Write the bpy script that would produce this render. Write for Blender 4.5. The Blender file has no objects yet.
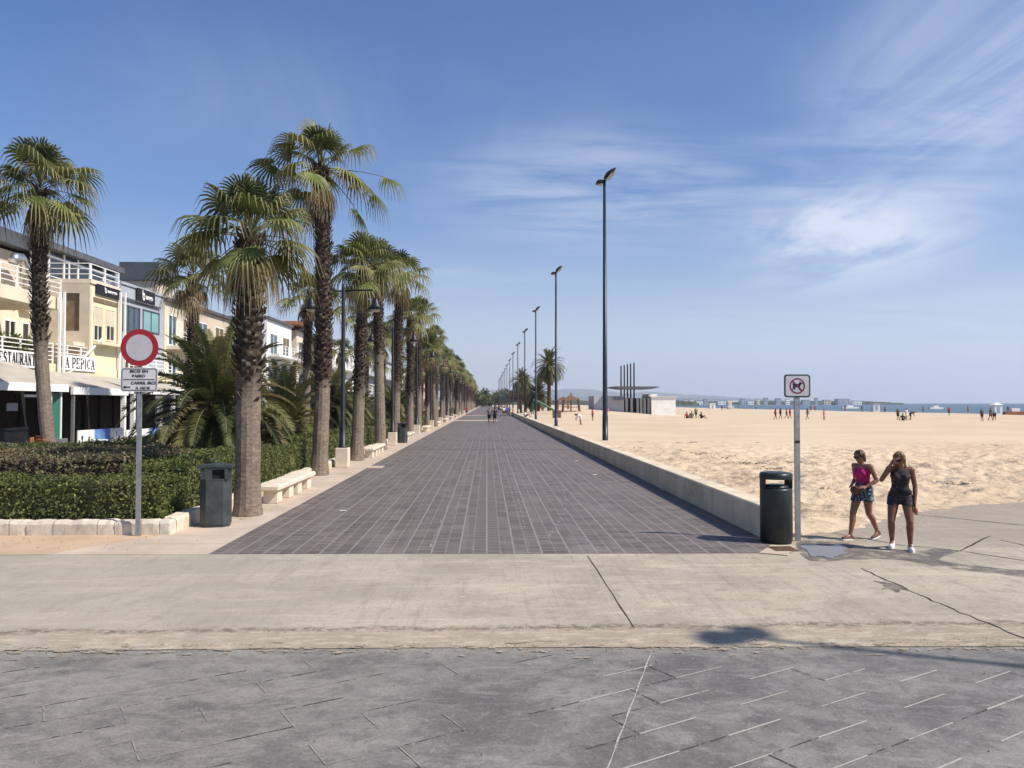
import bpy, math, random
from mathutils import Vector, Matrix, noise as mn
R=random.Random(7)
SC=bpy.context.scene
COL=SC.collection
rad=math.radians
# ------------------------------------------------------------------ camera
F=790.0; CAMH=2.38; VPX,HZY=487.0,403.0
YAW=math.atan((512-VPX)/F); PIT=math.atan((HZY-384)/F)
cam=bpy.data.cameras.new('camera'); cam.lens=36*F/1024; cam.sensor_width=36; cam.clip_end=60000; cam.clip_start=.1
co=bpy.data.objects.new('camera',cam); COL.objects.link(co); SC.camera=co
co.location=(0,0,CAMH); co.rotation_euler=(math.pi/2+PIT,0,-YAW)
_RM=co.rotation_euler.to_matrix()
def ray(px,py): return _RM@Vector(((px-512)/F,-(py-384)/F,-1))
def G(px,py,z=0):                       # point on the plane z
    d=ray(px,py); t=(z-CAMH)/d.z; return Vector((d.x*t,d.y*t,z))
def AX(px,py,X):                        # point on the plane x=X -> (y,z)
    d=ray(px,py); t=X/d.x; return d.y*t, CAMH+d.z*t
def AY(px,py,Y):                        # point on the plane y=Y -> (x,z)
    d=ray(px,py); t=Y/d.y; return d.x*t, CAMH+d.z*t
def lerp(a,b,t): return a+(b-a)*t
def ss(a,b,x):
    t=max(0,min(1,(x-a)/(b-a))); return t*t*(3-2*t)
ORD='first second third fourth fifth sixth seventh eighth ninth tenth eleventh twelfth thirteenth fourteenth fifteenth sixteenth seventeenth eighteenth'.split()

# ------------------------------------------------------------------ materials
def sr(r,g,b):
    f=lambda c:(c/255/12.92 if c/255<=.04045 else ((c/255+.055)/1.055)**2.4)
    return (f(r),f(g),f(b))
class NT:
    def __init__(s,name):
        s.m=bpy.data.materials.new(name); s.m.use_nodes=True; s.t=s.m.node_tree; s.t.nodes.clear()
        s.out=s.n('ShaderNodeOutputMaterial')
    def n(s,typ,ins=None,**kw):
        nd=s.t.nodes.new(typ)
        for k,v in kw.items(): setattr(nd,k,v)
        if ins:
            for k,v in ins.items():
                sk=nd.inputs[k]
                if hasattr(v,'is_linked') or isinstance(v,bpy.types.NodeSocket): s.t.links.new(v,sk)
                else: sk.default_value=v
        return nd
    def math(s,op,a,b=0.0,c=0.0):
        return s.n('ShaderNodeMath',{0:a,1:b,2:c},operation=op).outputs[0]
    def mix(s,f,a,b,blend='MIX'):
        nd=s.n('ShaderNodeMix',data_type='RGBA',blend_type=blend)
        for k,v in ((0,f),(6,a),(7,b)):
            if isinstance(v,bpy.types.NodeSocket): s.t.links.new(v,nd.inputs[k])
            else: nd.inputs[k].default_value=v if k==0 or len(v)==4 else (*v,1)
        return nd.outputs[2]
    def noise(s,vec,scale,detail=4,rough=.55,dist=0.):
        return s.n('ShaderNodeTexNoise',{'Vector':vec,'Scale':scale,'Detail':detail,'Roughness':rough,'Distortion':dist}).outputs[0]
    def ramp(s,f,a,b):            # smooth map of f from a..b to 0..1
        return s.n('ShaderNodeMapRange',{0:f,1:a,2:b,3:0.,4:1.},interpolation_type='SMOOTHSTEP').outputs[0]
    def coord(s,kind='Object',scale=None):
        c=s.n('ShaderNodeTexCoord').outputs[kind]
        if scale: c=s.n('ShaderNodeMapping',{'Vector':c,'Scale':scale}).outputs[0]
        return c
    def bump(s,h,strength=.3,dist=.02):
        return s.n('ShaderNodeBump',{'Height':h,'Strength':strength,'Distance':dist}).outputs[0]
    def pbr(s,col,rough=.7,metal=0.,normal=None,spec=.4,**kw):
        ins={'Base Color':col if isinstance(col,bpy.types.NodeSocket) else (*col,1),'Roughness':rough,'Metallic':metal,'Specular IOR Level':spec}
        if normal is not None: ins['Normal']=normal
        ins.update(kw)
        p=s.n('ShaderNodeBsdfPrincipled',ins)
        s.t.links.new(p.outputs[0],s.out.inputs[0]); return s.m
def mat(name,col,rough=.6,metal=0.,amt=.12,scale=3.,bump=0.,bscale=30.,spec=.4):
    t=NT(name); c=t.coord()
    n=t.noise(c,scale,6,.65)
    a=tuple(x*(1-amt*1.6) for x in col); b=tuple(min(1,x*(1+amt*1.3)) for x in col)
    cc=t.mix(t.ramp(n,.3,.7),a,b)
    nm=t.bump(t.noise(c,bscale,4),bump,.01) if bump else None
    return t.pbr(cc,rough,metal,nm,spec)
def leafmat(name,rough=.5,trans=.3):
    t=NT(name); a=t.n('ShaderNodeAttribute',attribute_name='Col').outputs[0]
    d=t.n('ShaderNodeBsdfPrincipled',{'Base Color':a,'Roughness':rough,'Specular IOR Level':.35})
    tr=t.n('ShaderNodeBsdfTranslucent',{'Color':a})
    m=t.n('ShaderNodeMixShader',{0:trans,1:d.outputs[0],2:tr.outputs[0]})
    t.t.links.new(m.outputs[0],t.out.inputs[0]); return t.m
M={}
M['leaf']=leafmat('leaf'); M['hedge']=leafmat('hedge_leaf',.6,.18)
M['bark']=NT('bark')
def _bark():
    t=M['bark']; a=t.n('ShaderNodeAttribute',attribute_name='Col').outputs[0]
    c=t.coord(scale=(1,1,2.2)); n=t.noise(c,8,6,.7); n2=t.noise(t.coord(scale=(1,1,.2)),25,3,.6)
    f=t.math('MULTIPLY',t.ramp(n,.3,.7),.55); f=t.math('ADD',f,t.math('MULTIPLY',n2,.3)); f=t.math('ADD',f,.4)
    cc=t.mix(1.,a,t.n('ShaderNodeCombineColor',{0:f,1:f,2:f}).outputs[0],'MULTIPLY')
    M['bark']=t.pbr(cc,.9,0,t.bump(n,.7,.03),.15)
_bark()
def stone(name,col,amt=.16,s1=1.2,s2=14,bump=.35,stain=None,rough=.85,joint=None):
    t=NT(name); c=t.coord()
    a=t.noise(c,s1,7,.65,.3); b=t.noise(c,s2,5,.6); g=t.noise(c,70,2,.6)
    cc=t.mix(t.ramp(a,.3,.72),tuple(x*(1-amt*1.5) for x in col),tuple(min(1,x*(1+amt)) for x in col))
    cc=t.mix(t.math('MULTIPLY',t.ramp(b,.52,.75),.35),cc,tuple(x*.62 for x in col))
    if stain: cc=t.mix(t.math('MULTIPLY',t.ramp(t.noise(c,.7,6,.7,.6),.52,.68),.7),cc,stain)
    if joint:
        sp=t.n('ShaderNodeSeparateXYZ',{0:c}); v=sp.outputs[joint[0]]
        fr=t.math('FRACT',t.math('DIVIDE',v,joint[1])); ln=t.math('LESS_THAN',fr,joint[2]/joint[1])
        cc=t.mix(t.math('MULTIPLY',ln,.75),cc,tuple(x*.3 for x in col))
    h=t.math('ADD',t.math('MULTIPLY',b,.6),t.math('MULTIPLY',g,.4))
    return t.pbr(cc,rough,0,t.bump(h,bump,.012),.25)
M['bench']=stone('bench_stone',(.66,.57,.45),.1,2,16,.25)
M['kerb']=stone('kerb_stone',(.62,.55,.45),.16,1.5,10,.6,stain=(.34,.29,.23),joint=(0,.78,.018))
M['kerb_y']=stone('kerb_stone_side',(.63,.55,.43),.12,1.5,10,.4,stain=(.36,.29,.21),joint=(1,.78,.018))
M['strip']=stone('walkway_stone',(.50,.41,.32),.1,.8,7,.2,stain=(.38,.31,.24),joint=(1,.8,.012))
M['tan']=stone('tan_pavement',(.50,.36,.24),.08,.8,20,.25,stain=(.42,.31,.21))
M['wall']=stone('seawall_concrete',(.66,.56,.41),.14,.9,9,.3,stain=(.38,.31,.23),joint=(1,4.2,.02))
def _apron():
    t=NT('apron_concrete'); c=t.coord()
    a=t.noise(c,.45,7,.6,.4); b=t.noise(c,3.5,7,.7); g=t.noise(c,55,3,.7); h=t.noise(t.coord(scale=(.35,2.2,1)),1.1,7,.7,.8)
    sw=t.noise(t.n('ShaderNodeMapping',{'Vector':c,'Rotation':(0,0,.5),'Scale':(7,.5,1)}).outputs[0],1.0,4,.7)
    cc=t.mix(t.ramp(a,.3,.7),(.315,.28,.215),(.44,.39,.30))
    cc=t.mix(t.math('MULTIPLY',t.ramp(b,.48,.66),.6),cc,(.26,.215,.165)); cc=t.mix(t.math('MULTIPLY',t.ramp(t.noise(c,13,6,.75),.56,.70),.5),cc,(.22,.185,.145))
    cc=t.mix(t.math('MULTIPLY',t.ramp(h,.50,.66),.5),cc,(.56,.48,.375))
    cc=t.mix(t.math('MULTIPLY',t.ramp(sw,.52,.64),.38),cc,(.25,.22,.185))
    sp=t.n('ShaderNodeSeparateXYZ',{0:c})
    m_=t.noise(c,22,5,.8); m2=t.noise(c,8,7,.8,.5)
    cc=t.mix(t.math('MULTIPLY',t.ramp(m_,.50,.64),.45),cc,(.20,.17,.13)); cc=t.mix(t.math('MULTIPLY',t.ramp(m2,.56,.68),.5),cc,(.56,.50,.41)); cc=t.mix(t.math('MULTIPLY',t.ramp(m2,.42,.32),.5),cc,(.22,.19,.15))
    pth=t.math('MULTIPLY',t.ramp(sp.outputs[1],12.4,13.6),t.ramp(sp.outputs[0],5.0,6.2)); cc=t.mix(t.math('MULTIPLY',pth,.55),cc,(.27,.235,.19))
    # greyer on the left, dirt line near the kerbless edge
    lf=t.ramp(sp.outputs[0],3.,-7.); cc=t.mix(t.math('MULTIPLY',lf,.5),cc,(.33,.30,.26))
    yy=t.math('ADD',sp.outputs[1],t.math('MULTIPLY',t.math('SUBTRACT',t.noise(c,2.2,6,.75),.5),.55))
    d=t.math('ABSOLUTE',t.math('SUBTRACT',yy,8.42)); ln=t.math('MULTIPLY',t.ramp(d,.14,.0),t.ramp(t.noise(c,9,6,.75),.40,.56))
    cc=t.mix(t.math('MULTIPLY',ln,.85),cc,(.10,.08,.06))
    bd=t.math('MULTIPLY',t.ramp(yy,8.6,8.2),t.ramp(t.noise(c,2.5,6,.7),.35,.6)); cc=t.mix(t.math('MULTIPLY',bd,.6),cc,(.30,.24,.17)); cc=t.mix(t.math('MULTIPLY',t.math('MULTIPLY',t.ramp(yy,8.6,8.2),t.ramp(t.noise(t.coord(scale=(.6,2,1)),5,6,.7),.50,.62)),.7),cc,(.50,.42,.31))
    gr=t.math('ADD',t.math('MULTIPLY',g,.9),.55)
    cc=t.mix(1.,cc,t.n('ShaderNodeCombineColor',{0:gr,1:gr,2:gr}).outputs[0],'MULTIPLY')
    hh=t.math('ADD',t.math('MULTIPLY',b,.7),t.math('MULTIPLY',g,.35))
    return t.pbr(cc,.85,0,t.bump(hh,.35,.02),.25)
M['apron']=_apron()
def _stamped():
    t=NT('stamped_concrete'); c=t.coord()
    a=t.noise(c,.9,8,.68,.7); b=t.noise(c,5,8,.72,.4); g=t.noise(c,45,4,.7); v=t.noise(t.n('ShaderNodeMapping',{'Vector':c,'Rotation':(0,0,-.5),'Scale':(1,2.4,1)}).outputs[0],1.7,8,.7,1.2)
    cc=t.mix(t.ramp(a,.34,.66),(.115,.108,.098),(.225,.212,.19))
    cc=t.mix(t.math('MULTIPLY',t.ramp(v,.50,.64),.5),cc,(.27,.262,.238))
    cc=t.mix(t.math('MULTIPLY',t.ramp(b,.50,.62),.6),cc,(.10,.095,.087)); cc=t.mix(t.math('MULTIPLY',t.ramp(t.noise(c,17,6,.75),.54,.68),.5),cc,(.30,.288,.262))
    sp=t.n('ShaderNodeSeparateXYZ',{0:c}); lf=t.ramp(sp.outputs[0],1.5,-3.5)
    cc=t.mix(t.math('MULTIPLY',lf,t.math('MULTIPLY',t.ramp(v,.38,.6),.45)),cc,(.27,.25,.215))
    yy=t.math('ADD',sp.outputs[1],t.math('MULTIPLY',t.math('SUBTRACT',t.noise(c,3,6,.75),.5),1.1))
    cc=t.mix(t.math('MULTIPLY',t.ramp(yy,7.35,7.95),.5),cc,(.33,.30,.25))
    gr=t.math('ADD',t.math('MULTIPLY',g,1.1),.45)
    cc=t.mix(1.,cc,t.n('ShaderNodeCombineColor',{0:gr,1:gr,2:gr}).outputs[0],'MULTIPLY')
    hh=t.math('ADD',t.math('MULTIPLY',b,.6),t.math('MULTIPLY',g,.4))
    return t.pbr(cc,t.math('ADD',t.math('MULTIPLY',b,.3),.5),0,t.bump(hh,.5,.02),.35)
M['stamped']=_stamped()
def _joint(name,col,thr=.42):
    t=NT(name); c=t.coord()
    a=t.ramp(t.noise(c,6,6,.75),thr,thr+.12)
    p=t.n('ShaderNodeBsdfPrincipled',{'Base Color':(*col,1),'Roughness':.85,'Specular IOR Level':.2})
    tr=t.n('ShaderNodeBsdfTransparent')
    m=t.n('ShaderNodeMixShader',{0:a,1:tr.outputs[0],2:p.outputs[0]}); t.t.links.new(m.outputs[0],t.out.inputs[0]); return t.m
M['joint_pale']=_joint('pale_joint',(.40,.38,.335),.34); M['joint_faint']=_joint('faint_joint',(.27,.255,.225),.40); M['joint_dark']=_joint('dark_joint',(.06,.058,.055),.42)
M['crack']=_joint('dark_crack',(.05,.042,.035),.30); M['drift']=_joint('sand_drift',(.50,.40,.285),.50); M['dust']=_joint('sandy_dust',(.36,.30,.225),.47); M['scuff']=_joint('pale_scuff',(.27,.26,.265),.46)
def _prom():
    t=NT('promenade_pavers'); c=t.coord(); sp=t.n('ShaderNodeSeparateXYZ',{0:c})
    wb=t.math('MULTIPLY',t.math('SUBTRACT',t.noise(c,2.6,4,.7),.5),.045); sw=t.n('ShaderNodeCombineXYZ',{0:t.math('ADD',sp.outputs[1],wb),1:sp.outputs[0],2:0.}).outputs[0]
    br=t.n('ShaderNodeTexBrick',{'Vector':sw,'Color1':(.120,.097,.083,1),'Color2':(.172,.142,.122,1),'Mortar':(.205,.182,.168,1),'Scale':1.,'Mortar Size':.026,'Mortar Smooth':1.,'Bias':0.,'Brick Width':.30,'Row Height':.44},offset=.5,squash=1.)
    b2=t.n('ShaderNodeTexBrick',{'Vector':sw,'Color1':(1,1,1,1),'Color2':(.70,.70,.71,1),'Mortar':(1.45,1.42,1.38,1),'Scale':1.,'Mortar Size':.014,'Mortar Smooth':.4,'Bias':0.,'Brick Width':.30,'Row Height':.22},offset=.5)
    fr=t.math('FRACT',t.math('DIVIDE',t.math('ADD',sp.outputs[0],t.math('MULTIPLY',t.math('SUBTRACT',t.noise(c,3.,4,.7),.5),.05)),.44)); ln=t.math('LESS_THAN',t.math('ABSOLUTE',t.math('SUBTRACT',fr,.5)),.46)
    cc=t.mix(.8,br.outputs[0],b2.outputs[0],'MULTIPLY')
    ln2=t.math('SUBTRACT',1.,ln)
    cc=t.mix(t.math('MULTIPLY',ln2,t.math('MULTIPLY',t.ramp(t.noise(t.coord(scale=(3,.25,1)),1.4,4,.6),.35,.68),.6)),cc,(.23,.21,.195))
    a=t.noise(t.coord(scale=(1.6,.16,1)),.8,6,.65,.5); b=t.noise(c,1.3,7,.7); d=t.noise(t.coord(scale=(6,.12,1)),1.,4,.6)
    cc=t.mix(t.math('MULTIPLY',t.ramp(a,.48,.68),.32),cc,(.20,.182,.17))
    cc=t.mix(t.math('MULTIPLY',t.ramp(d,.54,.66),.22),cc,(.245,.225,.21))
    cc=t.mix(t.math('MULTIPLY',t.ramp(b,.52,.72),.35),cc,(.075,.068,.07))
    return t.pbr(cc,.62,0,t.bump(t.math('MULTIPLY',b2.outputs[1],-1.),.4,.006),.35)
M['prom']=_prom()
def _sand():
    t=NT('sand'); c=t.coord()
    a=t.noise(c,.09,5,.6); b=t.noise(c,1.6,7,.62,.4); f=t.n('ShaderNodeTexVoronoi',{'Vector':c,'Scale':2.6,'Randomness':1.},feature='SMOOTH_F1').outputs[0]
    st=t.noise(t.coord(scale=(.10,1.,1)),.35,7,.7,.6); g=t.noise(c,60,3,.7)
    cc=t.mix(t.ramp(a,.3,.7),(.54,.425,.29),(.61,.49,.345))
    cc=t.mix(t.math('MULTIPLY',t.ramp(st,.56,.68),.42),cc,(.40,.30,.20))
    sp=t.n('ShaderNodeSeparateXYZ',{0:c}); near=t.ramp(sp.outputs[1],46.,22.)
    k=t.math('MULTIPLY',t.ramp(t.noise(t.coord(scale=(.45,1.1,1)),.8,8,.75,.5),.50,.62),near)
    cc=t.mix(t.math('MULTIPLY',k,.75),cc,(.27,.205,.14))
    gr=t.math('ADD',t.math('MULTIPLY',g,.3),.86)
    cc=t.mix(1.,cc,t.n('ShaderNodeCombineColor',{0:gr,1:gr,2:gr}).outputs[0],'MULTIPLY')
    h=t.math('ADD',b,t.math('MULTIPLY',f,.5))
    return t.pbr(cc,.95,0,t.bump(h,t.math('ADD',t.math('MULTIPLY',near,.7),.2),.2),.1)
M['sand']=_sand()
def _sea():
    t=NT('sea_water'); c=t.coord(scale=(1,.5,1))
    n=t.noise(c,.35,6,.7)
    cc=t.mix(t.ramp(n,.4,.6),(.03,.075,.10),(.06,.12,.15))
    return t.pbr(cc,.35,0,t.bump(n,.8,.5),.5)
M['sea']=_sea()
M['soil']=stone('garden_soil',(.13,.10,.06),.3,1,8,.6)
def _lawn():
    t=NT('ground_cover'); c=t.coord()
    cc=t.mix(t.ramp(t.noise(c,.8,7,.75),.35,.65),(.035,.07,.015),(.10,.11,.035))
    cc=t.mix(t.math('MULTIPLY',t.ramp(t.noise(c,.3,5,.7),.5,.7),.6),cc,(.17,.13,.07))
    return t.pbr(cc,.9,0,t.bump(t.noise(c,14,5,.8),1.,.1),.15)
M['lawn']=_lawn()
M['land']=mat('dry_land',(.22,.19,.12),.95,0,.3,.02)
M['hill']=mat('hill_scrub',(.10,.10,.07),.95,0,.3,.002)
M['farwood']=mat('far_wood',(.05,.07,.035),.95,0,.4,.05)
M['black']=mat('black_paint',(.012,.014,.017),.45,.0,.2)
M['pole_dark']=mat('dark_pole_paint',(.022,.030,.042),.4,.2,.2)
M['galv']=mat('galvanised_steel',(.33,.34,.34),.45,.6,.15,6)
M['bin']=mat('bin_paint',(.046,.056,.055),.5,.1,.22,4,.1,60)
M['bin2']=mat('dark_bin_paint',(.020,.028,.030),.38,.1,.25,4,.1,60)
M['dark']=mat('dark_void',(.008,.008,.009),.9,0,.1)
M['red']=mat('sign_red',(.33,.018,.028),.5,0,.08)
M['signw']=mat('sign_white',(.50,.47,.49),.45,0,.05)
M['signw2']=mat('sign_white_sheet',(.62,.60,.60),.45,0,.05)
M['ink']=mat('sign_ink',(.015,.014,.018),.6,0,.05)
M['maroon']=mat('sign_maroon',(.16,.012,.03),.6,0,.05)
M['bracket']=mat('sign_border_grey',(.06,.08,.08),.5,.2,.1)
M['cream']=mat('cream_render',(.72,.64,.49),.85,0,.06,.8,.1)
M['peach']=mat('peach_render',(.60,.51,.40),.85,0,.06,.8,.1)
M['yellow']=mat('yellow_render',(.76,.68,.46),.85,0,.06,.8,.1)
M['bluegrey']=mat('blue_grey_render',(.40,.42,.47),.8,0,.05,.8,.1)
M['white']=mat('white_paint',(.85,.84,.80),.6,0,.05,1.)
M['awning']=mat('awning_cream',(.42,.38,.32),.8,0,.08,1.)
M['zinc']=mat('zinc_cladding',(.11,.12,.13),.5,.3,.15,.6)
M['greyroof']=mat('grey_roof',(.10,.10,.11),.6,0,.15)
M['shade']=mat('brown_shutter',(.20,.15,.09),.7,0,.15)
def glass(name,col,rough=.08):
    t=NT(name); return t.pbr(col,rough,0.,None,.8)
M['glass']=glass('window_glass',(.05,.09,.11)); M['glassg']=glass('green_glass',(.05,.20,.15),.15); M['glassb']=glass('pale_blue_glass',(.22,.42,.42),.1); M['glassd']=glass('dark_glass',(.015,.02,.022),.1)
M['wood']=mat('orange_wood',(.38,.12,.04),.6,0,.2,5); M['brown']=mat('brown_wood',(.16,.09,.05),.7,0,.2,5)
M['blue']=mat('blue_panel',(.16,.30,.62),.6,0,.1); M['navy']=mat('navy_curtain',(.02,.03,.10),.8,0,.2)
M['pinkp']=mat('pink_print',(.62,.30,.30),.7,0,.3,3.); M['greenp']=mat('green_plastic',(.02,.11,.05),.5,0,.1)
M['orangeroof']=mat('terracotta',(.45,.20,.09),.8,0,.2,4)
M['silver']=mat('silver_duct',(.6,.6,.6),.3,.9,.1)
M['seaweed']=mat('dried_seaweed',(.10,.07,.045),.9,0,.3,6); M['grit']=mat('grit',(.20,.17,.13),.9,0,.5,9); M['dryleaf']=mat('dry_leaf',(.20,.12,.05),.8,0,.4,9)
def water(name):
    t=NT(name); c=t.coord(); return t.pbr((.16,.145,.12),.25,0,t.bump(t.noise(c,4,3),.04,.01),.45)
M['puddle']=water('puddle_water')
def _wet():
    t=NT('wet_concrete'); c=t.coord()
    al=t.math('MULTIPLY',t.ramp(t.noise(c,2.6,7,.75),.36,.62),.8)
    p=t.n('ShaderNodeBsdfPrincipled',{'Base Color':(.14,.115,.095,1),'Roughness':.5,'Specular IOR Level':.5})
    tr=t.n('ShaderNodeBsdfTransparent'); m=t.n('ShaderNodeMixShader',{0:al,1:tr.outputs[0],2:p.outputs[0]})
    t.t.links.new(m.outputs[0],t.out.inputs[0]); return t.m
M['wet']=_wet()

# ------------------------------------------------------------------ mesh builder
class MB:
    def __init__(s): s.v=[]; s.f=[]; s.m=[]; s.c=[]; s.cur=(.5,.5,.5); s.mi=0
    def add(s,vs,fs):
        o=len(s.v); s.v.extend([tuple(p) for p in vs])
        for f in fs: s.f.append([o+i for i in f]); s.m.append(s.mi); s.c.append(s.cur)
    def quad(s,a,b,c,d): s.add([a,b,c,d],[(0,1,2,3)])
    def box(s,x0,x1,y0,y1,z0,z1,mtx=None):
        v=[Vector((x,y,z)) for z in (z0,z1) for y in (y0,y1) for x in (x0,x1)]
        if mtx: v=[mtx@p for p in v]
        s.add(v,[(0,2,3,1),(4,5,7,6),(0,1,5,4),(2,6,7,3),(0,4,6,2),(1,3,7,5)])
    def bbox(s,x0,x1,y0,y1,z0,z1,b=.02):    # box with chamfered edges
        vs=[];ids={}
        for i,(X,sx) in enumerate(((x0,1),(x1,-1))):
            for j,(Y,sy) in enumerate(((y0,1),(y1,-1))):
                for k,(Z,sz) in enumerate(((z0,1),(z1,-1))):
                    for a in range(3):
                        p=[X+sx*b,Y+sy*b,Z+sz*b]; p[a]=(X,Y,Z)[a]; ids[i,j,k,a]=len(vs); vs.append(p)
        g=lambda i,j,k,a: ids[i,j,k,a]
        fs=[(g(0,0,0,0),g(0,0,1,0),g(0,1,1,0),g(0,1,0,0)),(g(1,0,0,0),g(1,1,0,0),g(1,1,1,0),g(1,0,1,0)),
            (g(0,0,0,1),g(1,0,0,1),g(1,0,1,1),g(0,0,1,1)),(g(0,1,0,1),g(0,1,1,1),g(1,1,1,1),g(1,1,0,1)),
            (g(0,0,0,2),g(0,1,0,2),g(1,1,0,2),g(1,0,0,2)),(g(0,0,1,2),g(1,0,1,2),g(1,1,1,2),g(0,1,1,2))]
        for j in (0,1):
            for k in (0,1): fs.append((g(0,j,k,1),g(0,j,k,2),g(1,j,k,2),g(1,j,k,1)))
        for i in (0,1):
            for k in (0,1): fs.append((g(i,0,k,0),g(i,0,k,2),g(i,1,k,2),g(i,1,k,0)))
        for i in (0,1):
            for j in (0,1): fs.append((g(i,j,0,0),g(i,j,0,1),g(i,j,1,1),g(i,j,1,0)))
        for i in (0,1):
            for j in (0,1):
                for k in (0,1): fs.append((g(i,j,k,0),g(i,j,k,1),g(i,j,k,2)))
        s.add(vs,fs)
    def tube(s,pts,rs,n=10,caps=True,sx=1.):
        pts=[Vector(p) for p in pts]
        if not hasattr(rs,'__len__'): rs=[rs]*len(pts)
        rings=[];up=None
        for i,p in enumerate(pts):
            d=(pts[min(i+1,len(pts)-1)]-pts[max(i-1,0)]).normalized()
            if up is None: up=Vector((0,1,0)) if abs(d.y)<.9 else Vector((1,0,0))
            a=d.cross(up).normalized(); b=a.cross(d).normalized(); up=b
            rings.append([p+a*(math.cos(2*math.pi*k/n)*rs[i]*sx)+b*(math.sin(2*math.pi*k/n)*rs[i]) for k in range(n)])
        vs=[q for r in rings for q in r]; fs=[]
        for i in range(len(pts)-1):
            for k in range(n): fs.append((i*n+k,i*n+(k+1)%n,(i+1)*n+(k+1)%n,(i+1)*n+k))
        if caps: fs.append(tuple(range(n-1,-1,-1))); fs.append(tuple((len(pts)-1)*n+k for k in range(n)))
        s.add(vs,fs)
    def prism(s,outline,h0,h1,f=lambda a,b,h:(a,b,h)):
        n=len(outline); vs=[f(a,b,h0) for a,b in outline]+[f(a,b,h1) for a,b in outline]
        s.add(vs,[tuple(range(n-1,-1,-1)),tuple(range(n,2*n))]+[(i,(i+1)%n,n+(i+1)%n,n+i) for i in range(n)])
    def sphere(s,c,r,nu=12,nv=8,mtx=None):
        if not hasattr(r,'__len__'): r=(r,r,r)
        c=Vector(c); vs=[];fs=[]
        for j in range(1,nv):
            th=math.pi*j/nv
            for i in range(nu):
                ph=2*math.pi*i/nu; vs.append(Vector((r[0]*math.sin(th)*math.cos(ph),r[1]*math.sin(th)*math.sin(ph),r[2]*math.cos(th))))
        vs+= [Vector((0,0,r[2])),Vector((0,0,-r[2]))]; T=(nv-1)*nu
        for j in range(nv-2):
            for i in range(nu): fs.append((j*nu+i,(j+1)*nu+i,(j+1)*nu+(i+1)%nu,j*nu+(i+1)%nu))
        for i in range(nu): fs.append((T,i,(i+1)%nu)); fs.append((T+1,(nv-2)*nu+(i+1)%nu,(nv-2)*nu+i))
        if mtx: vs=[mtx@p for p in vs]
        s.add([p+c for p in vs],fs)
    def mesh(s,name,mats,smooth=False,col=False):
        me=bpy.data.meshes.new(name); me.from_pydata(s.v,[],s.f)
        if not isinstance(mats,(list,tuple)): mats=[mats]
        for m in mats: me.materials.append(M[m] if isinstance(m,str) else m)
        me.polygons.foreach_set('material_index',s.m)
        if smooth: me.polygons.foreach_set('use_smooth',[True]*len(s.f))
        if col:
            ca=me.color_attributes.new('Col','FLOAT_COLOR','CORNER'); d=[]
            for f,c in zip(s.f,s.c):
                if len(c)==len(f) and hasattr(c[0],'__len__'):
                    for q in c: d+= [q[0],q[1],q[2],1.]
                else: d+= [c[0],c[1],c[2],1.]*len(f)
            ca.data.foreach_set('color',d)
        me.update(); return me
    def build(s,name,mats,parent=None,smooth=False,col=False,**tg):
        me=s.mesh(name,mats,smooth,col)
        o=bpy.data.objects.new(name,me); COL.objects.link(o)
        if parent: o.parent=parent
        if tg: tag(o,**tg)
        return o
def tag(o,label=None,cat=None,group=None,kind=None):
    if label: o['label']=label
    if cat: o['category']=cat
    if group: o['group']=group
    if kind: o['kind']=kind
    return o
def thing(name,label,cat,loc=(0,0,0),rz=0,group=None):
    o=bpy.data.objects.new(name,None); COL.objects.link(o); o.empty_display_size=.2
    o.location=loc; o.rotation_euler=(0,0,rz); return tag(o,label,cat,group)
KIDS={}
def copy_tree(o,parent=None):
    c=o.copy(); COL.objects.link(c); c.parent=parent
    for ch in [x for x in list(bpy.data.objects) if x.parent==o]: copy_tree(ch,c)
    return c
def place(o,loc,rz=0,s=1,label=None,group=None):
    o.location=loc; o.rotation_euler=(0,0,rz)
    o.scale=(s,s,s) if not hasattr(s,'__len__') else s
    if label: o['label']=label
    if group: o['group']=group
    return o
def struct(o): o['kind']='structure'; return o
def text_into(mb,body,mtx,w=None,h=None,bold=.0,depth=.004,sx=1):
    """lettering: FONT curve turned to mesh, fitted in a w x h box whose lower left corner is the origin of mtx"""
    cu=bpy.data.curves.new('t','FONT'); cu.body=body; cu.size=1; cu.offset=bold; cu.extrude=.5
    ob=bpy.data.objects.new('t',cu); COL.objects.link(ob)
    me=bpy.data.meshes.new_from_object(ob.evaluated_get(bpy.context.evaluated_depsgraph_get()))
    xs=[v.co.x for v in me.vertices]; ys=[v.co.y for v in me.vertices]
    x0,x1,y0,y1=min(xs),max(xs),min(ys),max(ys)
    kx=w/(x1-x0) if w else h/(y1-y0)*sx; ky=h/(y1-y0)
    mb.add([mtx@Vector(((v.co.x-x0)*kx,(v.co.y-y0)*ky,(v.co.z+.5)*depth)) for v in me.vertices],[tuple(p.vertices) for p in me.polygons])
    wid=(x1-x0)*kx
    bpy.data.objects.remove(ob); bpy.data.curves.remove(cu); bpy.data.meshes.remove(me); return wid
def MX_camface(x,y,z): return Matrix(((1,0,0,x),(0,0,-1,y),(0,1,0,z),(0,0,0,1)))
def MX_xface(x,y,z): return Matrix(((0,0,1,x),(1,0,0,y),(0,1,0,z),(0,0,0,1)))
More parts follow.
